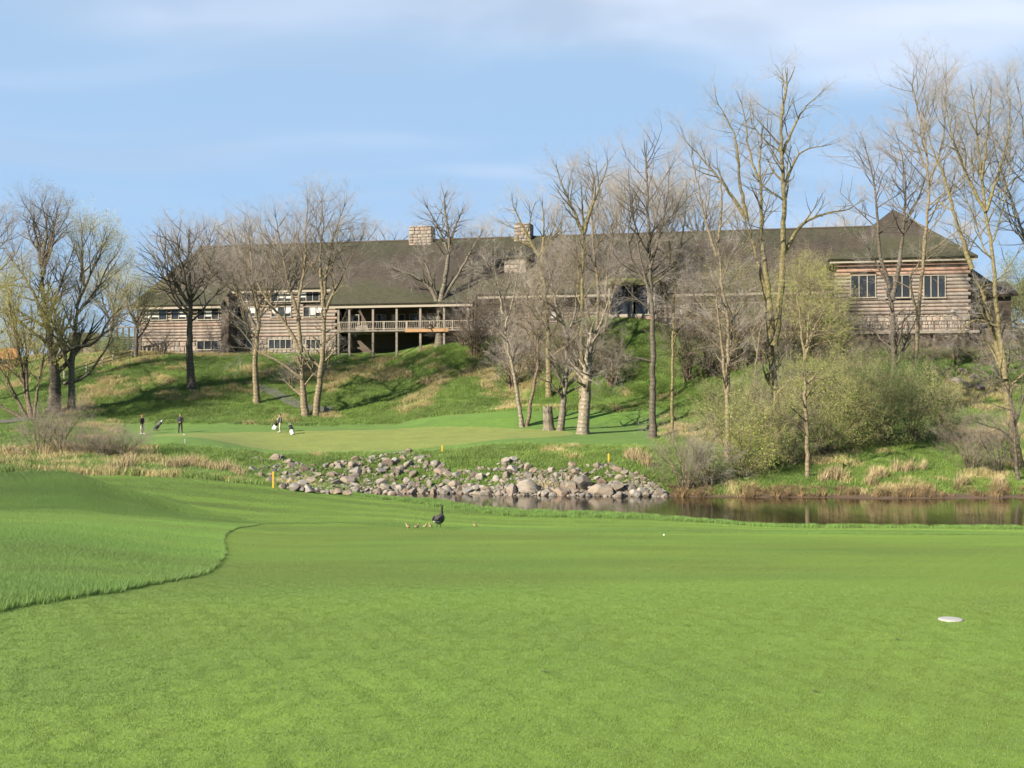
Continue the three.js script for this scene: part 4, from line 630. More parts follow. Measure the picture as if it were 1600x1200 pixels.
// far bank, right half
shrub(1072, 766, 652, 100, 10, 'brown leafless bush overhanging the water right of the stones', { twig: 'brown', twigs: 1.3 });
shrub(1108, 762, 690, 60, 7, 'low grey brown bush at the waterline under the twin trunks', { twig: 'grey' });
shrub(1158, 748, 628, 90, 9, 'yellow green leafy shrub right of the brown waterside bush', { leaf: 1.5, leafTone: 'young', twig: 'green' });
shrub(1196, 735, 600, 80, 8, 'leafy shrub around the foot of the tallest tree', { leaf: 1.2, leafTone: 'olive', twig: 'green' });
shrub(1236, 726, 600, 70, 7, 'dim olive shrub behind the slender waterside trunk', { leaf: 1.0, leafTone: 'olive', twig: 'brown' });
shrub(1290, 714, 568, 90, 9, 'hanging pale green shrub right of the slender waterside trunk', { leaf: 1.2, leafTone: 'young', twig: 'green', droop: 0.2 });
shrub(1338, 702, 556, 90, 9, 'dense olive shrub in the middle of the right thicket', { leaf: 1.5, leafTone: 'olive', twig: 'green' });
shrub(1380, 698, 560, 80, 9, 'dense green shrub below the dark forked tree', { leaf: 1.6, leafTone: 'green', twig: 'green' });
shrub(1424, 694, 566, 80, 8, 'spreading green shrub at the right end of the thicket', { leaf: 1.5, leafTone: 'green', twig: 'green' });
shrub(1465, 672, 574, 80, 8, 'light olive shrub below the right wing deck corner', { leaf: 0.9, leafTone: 'young', twig: 'straw' });
shrub(1320, 640, 540, 90, 9, 'upper olive shrub under the deck railing', { d: 114, leaf: 1.2, leafTone: 'olive', twig: 'brown' });
shrub(1240, 630, 545, 90, 8, 'upper brown green shrub left of the deck', { d: 116, leaf: 0.7, leafTone: 'olive', twig: 'brown' });
// second row of the thicket, higher on the bank
[[1122, 690, 590, 70, 'tangled olive bush behind the twin trunks foot', 'olive', 0.6], [1160, 680, 565, 80, 'grey brown bush left of the tallest tree foot', 'olive', 0.4], [1205, 668, 552, 80, 'dull green bush directly behind the tallest tree', 'olive', 0.8], [1258, 660, 548, 80, 'yellowish bush above the hanging pale green shrub', 'young', 0.8], [1302, 655, 545, 70, 'brown green bush left of the deep olive shrub', 'olive', 0.6], [1352, 650, 540, 80, 'tall olive bush just below the deck', 'olive', 1.0], [1402, 650, 545, 70, 'green bush around the dark forked trunk', 'green', 1.1], [1446, 640, 552, 70, 'green bush at the upper right of the thicket', 'green', 0.9]]
  .forEach(([px, y0, y1, w, l, lt, lf], i) => shrub(px, y0, y1, w, 9, l, { leaf: lf * 1.2, leafTone: lt, twig: i % 2 ? 'brown' : 'green', twigs: 0.9 }));
['left corner', 'left quarter', 'middle', 'right quarter', 'right corner'].forEach((w, i) => shrub(1318 + i * 44, 562, 530, 58, 8, 'brown brush under the deck of the right wing, at its ' + w, { d: 120.5, twig: 'brown', leaf: 0.15, leafTone: 'olive', group: 'brown brush under the deck' }));
shrub(1516, 734, 628, 90, 9, 'bare pinkish brown bush on the grassy right bank', { twig: 'brown', twigs: 1.2 });
shrub(1560, 742, 640, 70, 8, 'bare dark bush by the short crooked tree', { twig: 'brown', bark: 'dark' });
shrub(1540, 600, 512, 90, 8, 'reddish brown brush below the lean-to', { d: 119, twig: 'brown' });
shrub(1600, 600, 500, 100, 8, 'brown brush at the right edge of the hilltop', { d: 121, twig: 'brown', leaf: 0.25, leafTone: 'olive' });
// thicket on the hill before the clubhouse
[[742, 556, 420, 60, 'brown twiggy thicket shrub right of the spreading terrace tree'], [776, 570, 408, 70, 'tallest brown shrub before the stone dormer'], [812, 560, 430, 60, 'twiggy shrub left of the yellow mossy tree'], [836, 590, 445, 60, 'twiggy grey brown shrub below the yellow mossy tree'], [885, 575, 430, 70, 'dense twiggy shrub left of the porch'], [915, 600, 470, 60, 'low twiggy shrub behind the broken trunk'], [800, 610, 500, 60, 'low brown shrub halfway up the middle slope'], [955, 610, 520, 50, 'small bare shrub on the slope below the porch']]
  .forEach(([px, y0, y1, w, l], i) => shrub(px, y0, y1, w, 8, l, { d: Math.min(136, 0.5 + depthAt(px, y0, 100)), twig: i % 3 ? 'brown' : 'grey', twigs: 0.75, reach: 0.42, thick: 3 }));
[[1075, 520, 385, 60, 'brown bare shrub right of the porch', 'brown', 0], [1112, 530, 400, 70, 'tangled bare shrub between the porch and the twin trunks', 'brown', 0.1], [1150, 540, 385, 60, 'olive twigged shrub behind the twin trunks', 'green', 0.4], [1192, 545, 410, 60, 'brown twigged shrub behind the tallest tree', 'brown', 0.2], [1235, 545, 372, 70, 'large brown shrub covering the roof right of the tallest tree', 'brown', 0.15], [1275, 545, 395, 60, 'olive shrub at the left corner of the right wing', 'green', 0.6], [1300, 530, 440, 40, 'thin shrub against the left edge of the log wing', 'brown', 0.5]]
  .forEach(([px, y0, y1, w, l, tw, lf]) => shrub(px, y0, y1, w, 8, l, { d: 122.5, twig: tw, leaf: lf, leafTone: 'young', twigs: 0.75, reach: 0.42, thick: 3 }));
// left foreground bushes
shrub(92, 706, 622, 80, 9, 'grey brown bush at the foot of the big dark tree', { d: 88, twig: 'brown', bark: 'brown', twigs: 1.4 });
shrub(62, 716, 640, 60, 7, 'twiggy brown bush in the reeds by the left edge', { d: 86, twig: 'brown' });
[[132, 'first of three low brown bushes left of the green'], [164, 'middle one of three low brown bushes left of the green'], [196, 'rightmost of three low brown bushes left of the green']].forEach(([px, l]) => shrub(px, 722, 672, 52, 9, l, { d: 86.5, twig: 'brown', twigs: 2, spray: 0.7 }));
shrub(724, 528, 500, 44, 7, 'small reddish shrub at the end of the terrace', { d: 139, twig: 'brown', twigs: 1.5, spray: 0.6 });
shrub(250, 556, 508, 60, 8, 'grey bare shrub against the left wing wall', { d: 143, twig: 'grey', twigs: 1.4 });
shrub(180, 566, 520, 60, 8, 'bright green low hedge shrub at the left of the clubhouse', { d: 141, leaf: 2, leafTone: 'green', twig: 'green' });
shrub(150, 560, 515, 60, 7, 'olive hedge shrub behind the rail fence', { d: 150, leaf: 1.6, leafTone: 'olive', twig: 'green' });
// trees beyond the clubhouse, only their crowns show
const farSpots = [[332, 344, 90], [372, 330, 90], [440, 345, 80], [560, 340, 90], [610, 350, 90], [745, 340, 80], [778, 350, 60], [965, 250, 110], [1040, 235, 110], [1095, 262, 110], [1160, 285, 100], [1282, 330, 90], [1330, 318, 80], [1510, 330, 100]];
const farLabels = ['above the left hip of the roof', 'above the left wing roof, tallest there', 'over the roof between the slope trees', 'over the roof left of the big chimney', 'close left of the big chimney', 'right of the spreading terrace tree', 'just left of the small chimney', 'above the porch', 'above the porch, right and tallest', 'behind the twin trunks', 'behind the tallest tree', 'left of the hipped wing roof', 'close by the hipped wing peak', 'right of the hipped wing roof'];
farSpots.forEach(([px, top, w], i) => { const d = 176 + (i * 7) % 13, yb = 540, r = RNG(600 + i); growTree({ name: 'background_tree', label: 'pale bare crown beyond the clubhouse, ' + farLabels[i], px, d, bark: 'grey', twig: 'pale', reach: 0.3, tb: 0.25, dens: 0.75, twigs: 0.8, spray: 1.4, group: 'bare trees beyond the clubhouse', stems: [[7, 3, [[px, yb], [px + 3, 440], [px, 400]], { tb: 0.8 }], ...[-1, -0.4, 0.3, 0.9].map((f) => [4, 1.5, [[px, 405], [px + f * w * 0.2, lerp(405, top, 0.5)], [px + f * w * 0.42, lerp(405, top, 0.85 + 0.15 * r() - 0.2 * Math.abs(f))]], { fork: 1, tb: 0.1 }])] }); });
[[1566, 540, 392, 80, 'dark green tree at the right behind the lean-to', 'olive'], [1612, 540, 380, 80, 'dark green tree at the right edge on the skyline', 'olive']].forEach(([px, y0, y1, w, l, lt]) => shrub(px, y0, y1, w, 8, l, { name: 'leafy_tree', cat: 'tree', d: 150, leaf: 2.2, leafTone: lt, leafSize: 1.4, twig: 'green', thick: 7 }));
[[-20, 500], [20, 508], [58, 515], [98, 512], [132, 516], [168, 520]].forEach(([px, top], i) => shrub(px, 560, top, 56, 6, ['olive', 'brownish', 'dull green', 'grey green', 'pale olive', 'dark olive'][i] + ' shrub on the far left skyline, number ' + ['one', 'two', 'three', 'four', 'five', 'six'][i] + ' from the left edge', { d: 186 + 5 * i, leaf: 1.2, leafTone: i % 2 ? 'olive' : 'willow', leafSize: 1.5, twig: i === 1 ? 'brown' : 'green', twigs: 0.8, group: 'skyline shrubs' }));

// ---------------------------------------------------------------- stones of the pond bank
const rockTex = canvasless(256, 256, (u, v) => { const a = fbm(u * 10, v * 10, 4, 10), b = fbm(u * 3 + 4, v * 3, 3, 3), k = 0.42 + 0.75 * a, s = hash2(Math.floor(u * 90), Math.floor(v * 90)) > 0.93 ? 0.75 : 1; return [k * s * (1 + 0.3 * (b - 0.5)), k * s, k * s * (1 - 0.3 * (b - 0.5))]; });
const rockBump = canvasless(256, 256, grey((u, v) => fbm(u * 12, v * 12, 5, 12)));
const ROCKM = [[0.44, 0.35, 0.27], [0.36, 0.32, 0.29], [0.40, 0.29, 0.22], [0.48, 0.41, 0.34], [0.29, 0.245, 0.21], [0.40, 0.315, 0.26], [0.33, 0.27, 0.21], [0.53, 0.47, 0.41]].map((c) => mat(c[0] * 0.47, c[1] * 0.49, c[2] * 0.49, 0.88, { map: rockTex, bumpMap: rockBump, bumpScale: 0.025 }));
const ROCKG = Array.from({ length: 9 }, (_, s) => {
  const r = RNG(800 + s); let g = new THREE.IcosahedronGeometry(1, 3); const p = g.attributes.position, v = new THREE.Vector3();
  const planes = Array.from({ length: 7 + (s % 4) }, () => ({ n: V(r() - 0.5, r() - 0.5, r() - 0.5).normalize(), o: 0.46 + 0.30 * r() }));
  const o1 = r() * 50;
  for (let k = 0; k < p.count; k++) {
    v.fromBufferAttribute(p, k); const n = v.clone(); let m = 1 + 0.3 * (fbm(n.x * 1.4 + o1, n.y * 1.4 + n.z * 1.9, 2) - 0.5); v.multiplyScalar(m);
    for (const q of planes) { const e = v.dot(q.n) - q.o; if (e > 0) v.addScaledVector(q.n, -e * 0.97); }
    v.multiplyScalar(1 + 0.05 * (fbm(n.x * 5 + o1, n.y * 5 + n.z * 6, 2) - 0.5)); p.setXYZ(k, v.x, v.y, v.z);
  }
  g = mergeVertices((g.deleteAttribute('normal'), g), 1e-4); g.computeVertexNormals(); return toCreasedNormals(g, 0.45);
});
{
  const rr = RNG(5151), taken = [];
  const topLine = [[395, 712], [440, 716], [480, 728], [520, 722], [560, 716], [600, 712], [640, 706], [680, 716], [720, 738], [760, 724], [800, 716], [840, 734], [880, 732], [920, 726], [955, 724], [985, 738], [1015, 752], [1040, 768]];
  const botLine = [[395, 742], [440, 762], [500, 770], [560, 773], [620, 776], [700, 776], [800, 777], [900, 778], [1040, 779]];
  const at = (L, px) => { let k = 0; while (k < L.length - 2 && px > L[k + 1][0]) k++; return lerp(L[k][1], L[k + 1][1], clamp((px - L[k][0]) / (L[k + 1][0] - L[k][0]))); };
  const list = [];
  // the large boulders one can name: [px, py of centre, width, height in px, material, label]
  const NAMED = [[828, 762, 44, 26, 3, 'large pale flat topped boulder at the waterline'], [875, 771, 22, 18, 2, 'pinkish boulder at the waterline right of the pale flat topped one'], [912, 760, 30, 28, 4, 'dark rounded boulder left of the biggest tan one'], [941, 768, 40, 26, 0, 'biggest tan sloping boulder at the waterline'], [966, 764, 22, 22, 6, 'brown boulder right of the biggest tan one'], [801, 768, 20, 22, 5, 'squarish reddish boulder left of the pale flat topped one'], [803, 719, 14, 13, 7, 'lone pale stone standing on top of the bank'], [893, 727, 14, 12, 2, 'brown stone on the grass at the top of the bank'], [640, 706, 12, 10, 2, 'reddish stone highest on the bank left of the yellow stake'], [619, 722, 16, 13, 7, 'white rounded stone high in the left heap'], [559, 739, 18, 16, 1, 'grey pointed stone in the left heap'], [487, 754, 18, 17, 0, 'tan boulder at the left end of the heap'], [542, 752, 26, 16, 5, 'long pinkish boulder low in the left heap'], [596, 754, 22, 14, 3, 'pale slab in the middle of the left heap'], [627, 762, 18, 15, 7, 'whitish boulder just above the grass edge'], [700, 766, 24, 16, 3, 'pale long boulder at the left end of the open water'], [712, 758, 20, 16, 0, 'tan boulder above the pale long one'], [688, 738, 26, 14, 2, 'long tan slab high in the heap']];
  for (const [px, py, w, h, m, l] of NAMED) { list.push({ px, py, w: w * 0.9, h: h * 0.9, m, l }); taken.push([px, py, Math.max(w, h) * 0.5]); }
  let tries = 0;
  while (list.length < 760 && tries++ < 14000) {
    const px = 392 + rr() * 648, a = at(topLine, px), b = at(botLine, px), t = Math.pow(rr(), 0.8), py = lerp(a, b, t), cover = fbm(px / 46 + 3, py / 22, 3);
    const sparse = px < 470 ? 0.25 : px < 540 ? 0.6 : 1; if (rr() > sparse) continue; if (cover > 0.56 && t < 0.72 && rr() < 0.9) continue;
    const w = 5.5 + 12 * Math.pow(rr(), 1.9) + (t > 0.6 ? 2.5 * rr() : 0), h = w * (0.6 + 0.35 * rr());
    if (taken.some(([x, y, q]) => Math.hypot(x - px, (y - py) * 1.15) < (q + w * 0.5) * 0.50)) continue;
    taken.push([px, py, w * 0.5]); list.push({ px, py, w, h, m: Math.floor(rr() * 8) });
  }
  list.sort((p, q) => (q.l ? 1e4 : 0) + q.w * q.h - (p.l ? 1e4 : 0) - p.w * p.h);
  const small = [[], []], G = 'loose stones of the pond bank';
  list.forEach((s, i) => {
    const d = depthAt(s.px, Math.min(s.py + s.h * 0.25, 779), 68, 100), k = d / FOCAL / 2, hx = s.w * k * 1.12, hy = s.h * k * 1.08, x = xOf(s.px, d), y = Math.max(ground(x, d), s.py > 766 ? -0.1 : 0) + hy * 0.45;
    const e = new THREE.Euler((rr() - 0.5) * 0.7, rr() * 6.283, (rr() - 0.5) * 0.7), sc = V(hx * 1.1, hy * 1.15, hx * (0.8 + 0.35 * rr()));
    if (i < 285) {
      const o = addMesh('bank_stone', ROCKG[Math.floor(rr() * 9)], ROCKM[s.m]); o.position.set(x, y, -d); o.rotation.copy(e); if (s.l) { o.rotation.set(0, (rr() - 0.5) * 0.8, 0); } o.scale.copy(sc);
      const tone = ['tan', 'mid grey', 'brown', 'pale', 'dark', 'reddish', 'dull brown', 'whitish'][s.m], f = (s.py - at(topLine, s.px)) / (at(botLine, s.px) - at(topLine, s.px)), row = f < 0.3 ? 'along the grassy top' : f < 0.68 ? 'halfway down' : 'along the foot', part = s.px < 500 ? 'the sparse left bank end' : s.px < 620 ? 'the left bank heap' : s.px < 730 ? 'the heap below the short stake' : s.px < 850 ? 'the middle bank' : s.px < 940 ? 'the right bank heap' : 'the right bank end';
      tag(o, s.l ?? `${s.w > 12 ? 'big' : 'small'} ${tone} stone ${row} of ${part}`, 'stone', s.l ? 'named boulders of the pond bank' : G);
    } else { small[0].push(new THREE.Matrix4().compose(V(x, y, -d), new THREE.Quaternion().setFromEuler(e), sc)); const c = ROCKM[s.m].color; small[1].push(c.clone()); }
  });
  const wm = mat(1, 1, 1, 0.9, { map: rockTex, bumpMap: rockBump, bumpScale: 0.02 });
  // rubble between the larger stones
  for (let k = 0; k < 2200; k++) { const px = 440 + rr() * 600, a = at(topLine, px) + 4, b = at(botLine, px), t = rr(), py = lerp(a, b, t); if (px < 520 && rr() < 0.6) continue; if (fbm(px / 46 + 3, py / 22, 3) > 0.55 && t < 0.72) continue; const d = depthAt(px, py, 68, 100), x = xOf(px, d), q = 0.07 + 0.13 * rr(); small[0].push(new THREE.Matrix4().compose(V(x, ground(x, d) + q * 0.3, -d), new THREE.Quaternion().setFromEuler(new THREE.Euler(rr() * 6, rr() * 6, rr() * 6)), V(q, q * 0.8, q * 1.2))); small[1].push(ROCKM[Math.floor(rr() * 7)].color.clone().multiplyScalar(0.85)); }
  tag(addCopies('bank_rubble', ROCKG[4], wm, small[0], small[1]), 'small rubble filling the gaps between the bank stones', 'rubble', null, 'stuff');
  // pale rocks half hidden in the brush below the deck
  [[1505, 583], [1522, 594], [1510, 610], [1495, 600], [1530, 612]].forEach(([px, py], i) => { const d = depthAt(px, py, 90), p = onGround(px, d), o = addMesh('hill_rock', ROCKG[i], ROCKM[(i * 3) % 8]); o.position.copy(p).setY(p.y + 0.25); o.scale.set(0.65, 0.5, 0.55); o.rotation.y = i * 2; tag(o, ['upper', 'second', 'lowest left', 'leftmost', 'lowest right'][i] + ' pale rock in the brush below the right wing', 'stone', 'rocks in the hillside brush'); });
}

// ---------------------------------------------------------------- smooth bodies: distance fields meshed with surface nets
function surfaceNet(f, lo, hi, cell) {
  const n = lo.map((l, k) => Math.max(2, Math.ceil((hi[k] - l) / cell) + 1)), [nx, ny, nz] = n, F = new Float32Array(nx * ny * nz), id = (i, j, k) => i + nx * (j + ny * k);
  for (let k = 0; k < nz; k++) for (let j = 0; j < ny; j++) for (let i = 0; i < nx; i++) F[id(i, j, k)] = f(lo[0] + i * cell, lo[1] + j * cell, lo[2] + k * cell);
  const pos = [], vid = new Int32Array(nx * ny * nz).fill(-1), idx = [];
  for (let k = 0; k < nz - 1; k++) for (let j = 0; j < ny - 1; j++) for (let i = 0; i < nx - 1; i++) {
    let c = 0, x = 0, y = 0, z = 0; const g = (a, b, e) => F[id(i + a, j + b, k + e)];
    const edge = (a, b, e, a2, b2, e2) => { const p = g(a, b, e), q = g(a2, b2, e2); if ((p < 0) !== (q < 0)) { const t = p / (p - q); x += a + (a2 - a) * t; y += b + (b2 - b) * t; z += e + (e2 - e) * t; c++; } };
    edge(0, 0, 0, 1, 0, 0); edge(0, 1, 0, 1, 1, 0); edge(0, 0, 1, 1, 0, 1); edge(0, 1, 1, 1, 1, 1); edge(0, 0, 0, 0, 1, 0); edge(1, 0, 0, 1, 1, 0); edge(0, 0, 1, 0, 1, 1); edge(1, 0, 1, 1, 1, 1); edge(0, 0, 0, 0, 0, 1); edge(1, 0, 0, 1, 0, 1); edge(0, 1, 0, 0, 1, 1); edge(1, 1, 0, 1, 1, 1);
    if (c) { vid[id(i, j, k)] = pos.length / 3; pos.push(lo[0] + (i + x / c) * cell, lo[1] + (j + y / c) * cell, lo[2] + (k + z / c) * cell); }
  }
  const quad = (a, b, c, d, flip) => { if (a < 0 || b < 0 || c < 0 || d < 0) return; if (flip) idx.push(a, c, b, a, d, c); else idx.push(a, b, c, a, c, d); };
  for (let k = 1; k < nz - 1; k++) for (let j = 1; j < ny - 1; j++) for (let i = 1; i < nx - 1; i++) {
    const s = F[id(i, j, k)] < 0;
    if (s !== F[id(i + 1, j, k)] < 0) quad(vid[id(i, j - 1, k - 1)], vid[id(i, j, k - 1)], vid[id(i, j, k)], vid[id(i, j - 1, k)], !s);
    if (s !== F[id(i, j + 1, k)] < 0) quad(vid[id(i - 1, j, k - 1)], vid[id(i - 1, j, k)], vid[id(i, j, k)], vid[id(i, j, k - 1)], !s);
    if (s !== F[id(i, j, k + 1)] < 0) quad(vid[id(i - 1, j - 1, k)], vid[id(i, j - 1, k)], vid[id(i, j, k)], vid[id(i - 1, j, k)], !s);
  }
  const g = new THREE.BufferGeometry(); g.setAttribute('position', new THREE.Float32BufferAttribute(pos, 3)); g.setIndex(idx); g.computeVertexNormals(); return g;
}
const capsule = (a, b, r0, r1) => { const dx = b[0] - a[0], dy = b[1] - a[1], dz = b[2] - a[2], L = dx * dx + dy * dy + dz * dz || 1e-9; return (x, y, z) => { const t = clamp(((x - a[0]) * dx + (y - a[1]) * dy + (z - a[2]) * dz) / L); return Math.hypot(x - a[0] - dx * t, y - a[1] - dy * t, z - a[2] - dz * t) - lerp(r0, r1, t); }; };
const ellipsoid = (c, r) => (x, y, z) => { const k = Math.hypot((x - c[0]) / r[0], (y - c[1]) / r[1], (z - c[2]) / r[2]); return (k - 1) * Math.min(...r); };
const blend = (list, k) => (x, y, z) => { let d = 1e3; for (const f of list) { const e = f(x, y, z), h = clamp(0.5 + 0.5 * (e - d) / k); d = lerp(e, d, h) - k * h * (1 - h); } return d; };
const SKIN = mat(0.36, 0.20, 0.14, 0.6), HAIRM = mat(0.03, 0.02, 0.015, 0.8);
// a standing golfer facing local +z; arms: two chains [shoulder, elbow, wrist, direction of the fingers]
function golfer(label, px, d, turn, P) {
  const base = onGround(px, d), root = addGroup('person', base.toArray(), turn); tag(root, label, 'person', 'golfers on the green');
  const hip = 0.92, sh = 1.43, st = P.stance ?? 0.11, legs = [-1, 1].map((s) => ({ h: [s * 0.09, hip, 0], k: [s * (0.09 + st * 0.3), 0.50, 0.03 + (P.step ?? 0) * s * 0.5], a: [s * st, 0.085, (P.step ?? 0) * s - 0.01], t: [s * (st + 0.03), 0.045, (P.step ?? 0) * s + 0.15] }));
  const arms = P.arms.map((a, i) => ({ s: [(i ? 1 : -1) * 0.185, sh, -0.01], e: a[0], w: a[1], f: a[2] }));
  const grow = (g) => { const L = []; for (const l of legs) L.push(capsule(l.h, l.k, 0.083 + g, 0.058 + g), capsule(l.k, l.a, 0.055 + g, 0.038 + g)); return L; };
  const torso = (g) => [ellipsoid([0, 1.28, 0], [0.175 + g, 0.22 + g, 0.115 + g]), ellipsoid([0, 0.98, 0], [0.155 + g, 0.13 + g, 0.115 + g]), capsule([0, 1.0, 0], [0, 1.36, 0], 0.115 + g, 0.12 + g), capsule([-0.15, 1.42, -0.01], [0.15, 1.42, -0.01], 0.058 + g, 0.058 + g)];
  const armf = (g) => arms.flatMap((a) => [capsule(a.s, a.e, 0.052 + g, 0.042 + g), capsule(a.e, a.w, 0.041 + g, 0.028 + g)]);
  const headc = [P.look ?? 0, 1.635, 0.02], neck = capsule([0, 1.42, -0.01], [0, 1.57, 0.0], 0.055, 0.05);
  const head = blend([ellipsoid(headc, [0.075, 0.115, 0.092]), ellipsoid([headc[0], 1.575, 0.045], [0.048, 0.05, 0.055]), capsule([headc[0], 1.65, 0.108], [headc[0], 1.615, 0.128], 0.010, 0.015), ellipsoid([headc[0] - 0.078, 1.63, 0.005], [0.012, 0.03, 0.02]), ellipsoid([headc[0] + 0.078, 1.63, 0.005], [0.012, 0.03, 0.02])], 0.02);
  const eyes = (x, y, z) => Math.min(Math.hypot(x - headc[0] - 0.032, y - 1.645, z - 0.112), Math.hypot(x - headc[0] + 0.032, y - 1.645, z - 0.112)) - 0.014, mouth = (x, y, z) => Math.max(Math.abs(y - 1.575) - 0.005, Math.abs(x - headc[0]) - 0.026, 0.085 - z);
  const face = (x, y, z) => Math.max(head(x, y, z), -eyes(x, y, z), -mouth(x, y, z));
  const geos = [surfaceNet(blend([...torso(-0.012), ...grow(-0.012), ...armf(-0.01), neck], 0.03), [-0.6, 0.02, -0.4], [0.6, 1.6, 0.55], 0.016), surfaceNet(face, [headc[0] - 0.12, 1.48, -0.12], [headc[0] + 0.12, 1.78, 0.17], 0.006)];
  for (const [i, a] of arms.entries()) {   // palm, four fingers, thumb
    const f = V(...a.f).normalize(), side = V(0, 0, 1).cross(f); if (side.length() < 0.2) side.set(1, 0, 0); side.normalize(); const w = V(...a.w), pl = (u, v, t = 0) => { const n = f.clone().cross(side); return w.clone().addScaledVector(f, u).addScaledVector(side, v).addScaledVector(n, t).toArray(); };
    const parts = [capsule(pl(0.0, 0), pl(0.075, 0.0), 0.026, 0.031)];
    [[-0.027, 0.058], [-0.009, 0.068], [0.009, 0.064], [0.027, 0.050]].forEach(([v, l]) => { parts.push(capsule(pl(0.085, v), pl(0.085 + l * 0.55, v, -0.010), 0.0095, 0.009), capsule(pl(0.085 + l * 0.55, v, -0.010), pl(0.085 + l * 0.85, v, -0.035), 0.009, 0.008)); });
    parts.push(capsule(pl(0.03, i ? 0.028 : -0.028), pl(0.075, i ? 0.052 : -0.052, -0.015), 0.011, 0.009));
    geos.push(surfaceNet(blend(parts, 0.008), w.toArray().map((q) => q - 0.19), w.toArray().map((q) => q + 0.19), 0.0065));
  }
  addMesh('body', mergeGeometries(geos), P.skin ?? SKIN, root);
  const lim = (f, y0, y1) => (x, y, z) => Math.max(f(x, y, z), y0 - y, y - y1);
  const tr = blend([...torso(0.006).slice(1, 2), ...grow(0.016)], 0.03), jk = blend([...torso(0.018), ...armf(0.016)], 0.035);
  addMesh('trousers', surfaceNet(lim(tr, 0.075, 1.03), [-0.35, 0.04, -0.3], [0.35, 1.08, 0.35], 0.013), P.trousers, root);
  addMesh('jacket', surfaceNet((x, y, z) => { let q = Math.max(jk(x, y, z), 0.90 - y + (Math.abs(x) > 0.24 || z > 0.16 ? -1 : 0), y - 1.495); for (const a of arms) q = Math.max(q, 0.035 - Math.hypot(x - a.w[0], y - a.w[1], z - a.w[2])); return q; }, [-0.62, 0.78, -0.4], [0.62, 1.55, 0.5], 0.013), P.jacket, root);
  if (P.vest) addMesh('vest', surfaceNet(lim(blend(torso(0.026), 0.03), 0.93, 1.46), [-0.3, 0.88, -0.25], [0.3, 1.52, 0.25], 0.013), P.vest, root);
  for (const l of legs) addMesh('shoe', surfaceNet((x, y, z) => Math.max(blend([capsule([l.a[0], 0.055, l.a[2] - 0.03], [l.t[0], 0.04, l.t[2]], 0.052, 0.042), capsule([l.a[0], 0.11, l.a[2]], [l.a[0], 0.05, l.a[2]], 0.05, 0.05)], 0.02)(x, y, z), -y), [l.a[0] - 0.12, -0.02, l.a[2] - 0.15], [l.a[0] + 0.16, 0.19, l.a[2] + 0.28], 0.012), P.shoes, root);
  addMesh('hair', surfaceNet((x, y, z) => Math.max(ellipsoid([headc[0], 1.648, 0.008], [0.085, 0.118, 0.098])(x, y, z), 1.62 - y + (z < 0.0 ? -0.08 : 0), z - 0.085 + (y > 1.70 ? -0.03 : 0)), [headc[0] - 0.13, 1.5, -0.14], [headc[0] + 0.13, 1.8, 0.14], 0.009), P.hair ?? HAIRM, root);
  if (P.cap) addMesh('cap', surfaceNet(blend([(x, y, z) => Math.max(ellipsoid([headc[0], 1.665, 0.012], [0.092, 0.108, 0.105])(x, y, z), 1.675 - y), (x, y, z) => Math.max(ellipsoid([headc[0], 1.685, 0.13], [0.07, 0.012, 0.075])(x, y, z), 0.06 - z)], 0.01), [headc[0] - 0.14, 1.64, -0.14], [headc[0] + 0.14, 1.82, 0.25], 0.009), P.cap, root);
  return root;
}
const CL = { stone: mat(0.30, 0.30, 0.28, 0.7), khaki: mat(0.36, 0.32, 0.24), navy: mat(0.018, 0.020, 0.030), black: mat(0.012, 0.012, 0.014), brown: mat(0.045, 0.028, 0.022), white: mat(0.55, 0.55, 0.53, 0.6), rust: mat(0.28, 0.07, 0.035), slate: mat(0.075, 0.075, 0.08), steel: mat(0.4, 0.4, 0.42, 0.35, { metalness: 0.8 }), yellow: mat(0.62, 0.40, 0.03, 0.6), rubber: mat(0.02, 0.02, 0.02, 0.8) };
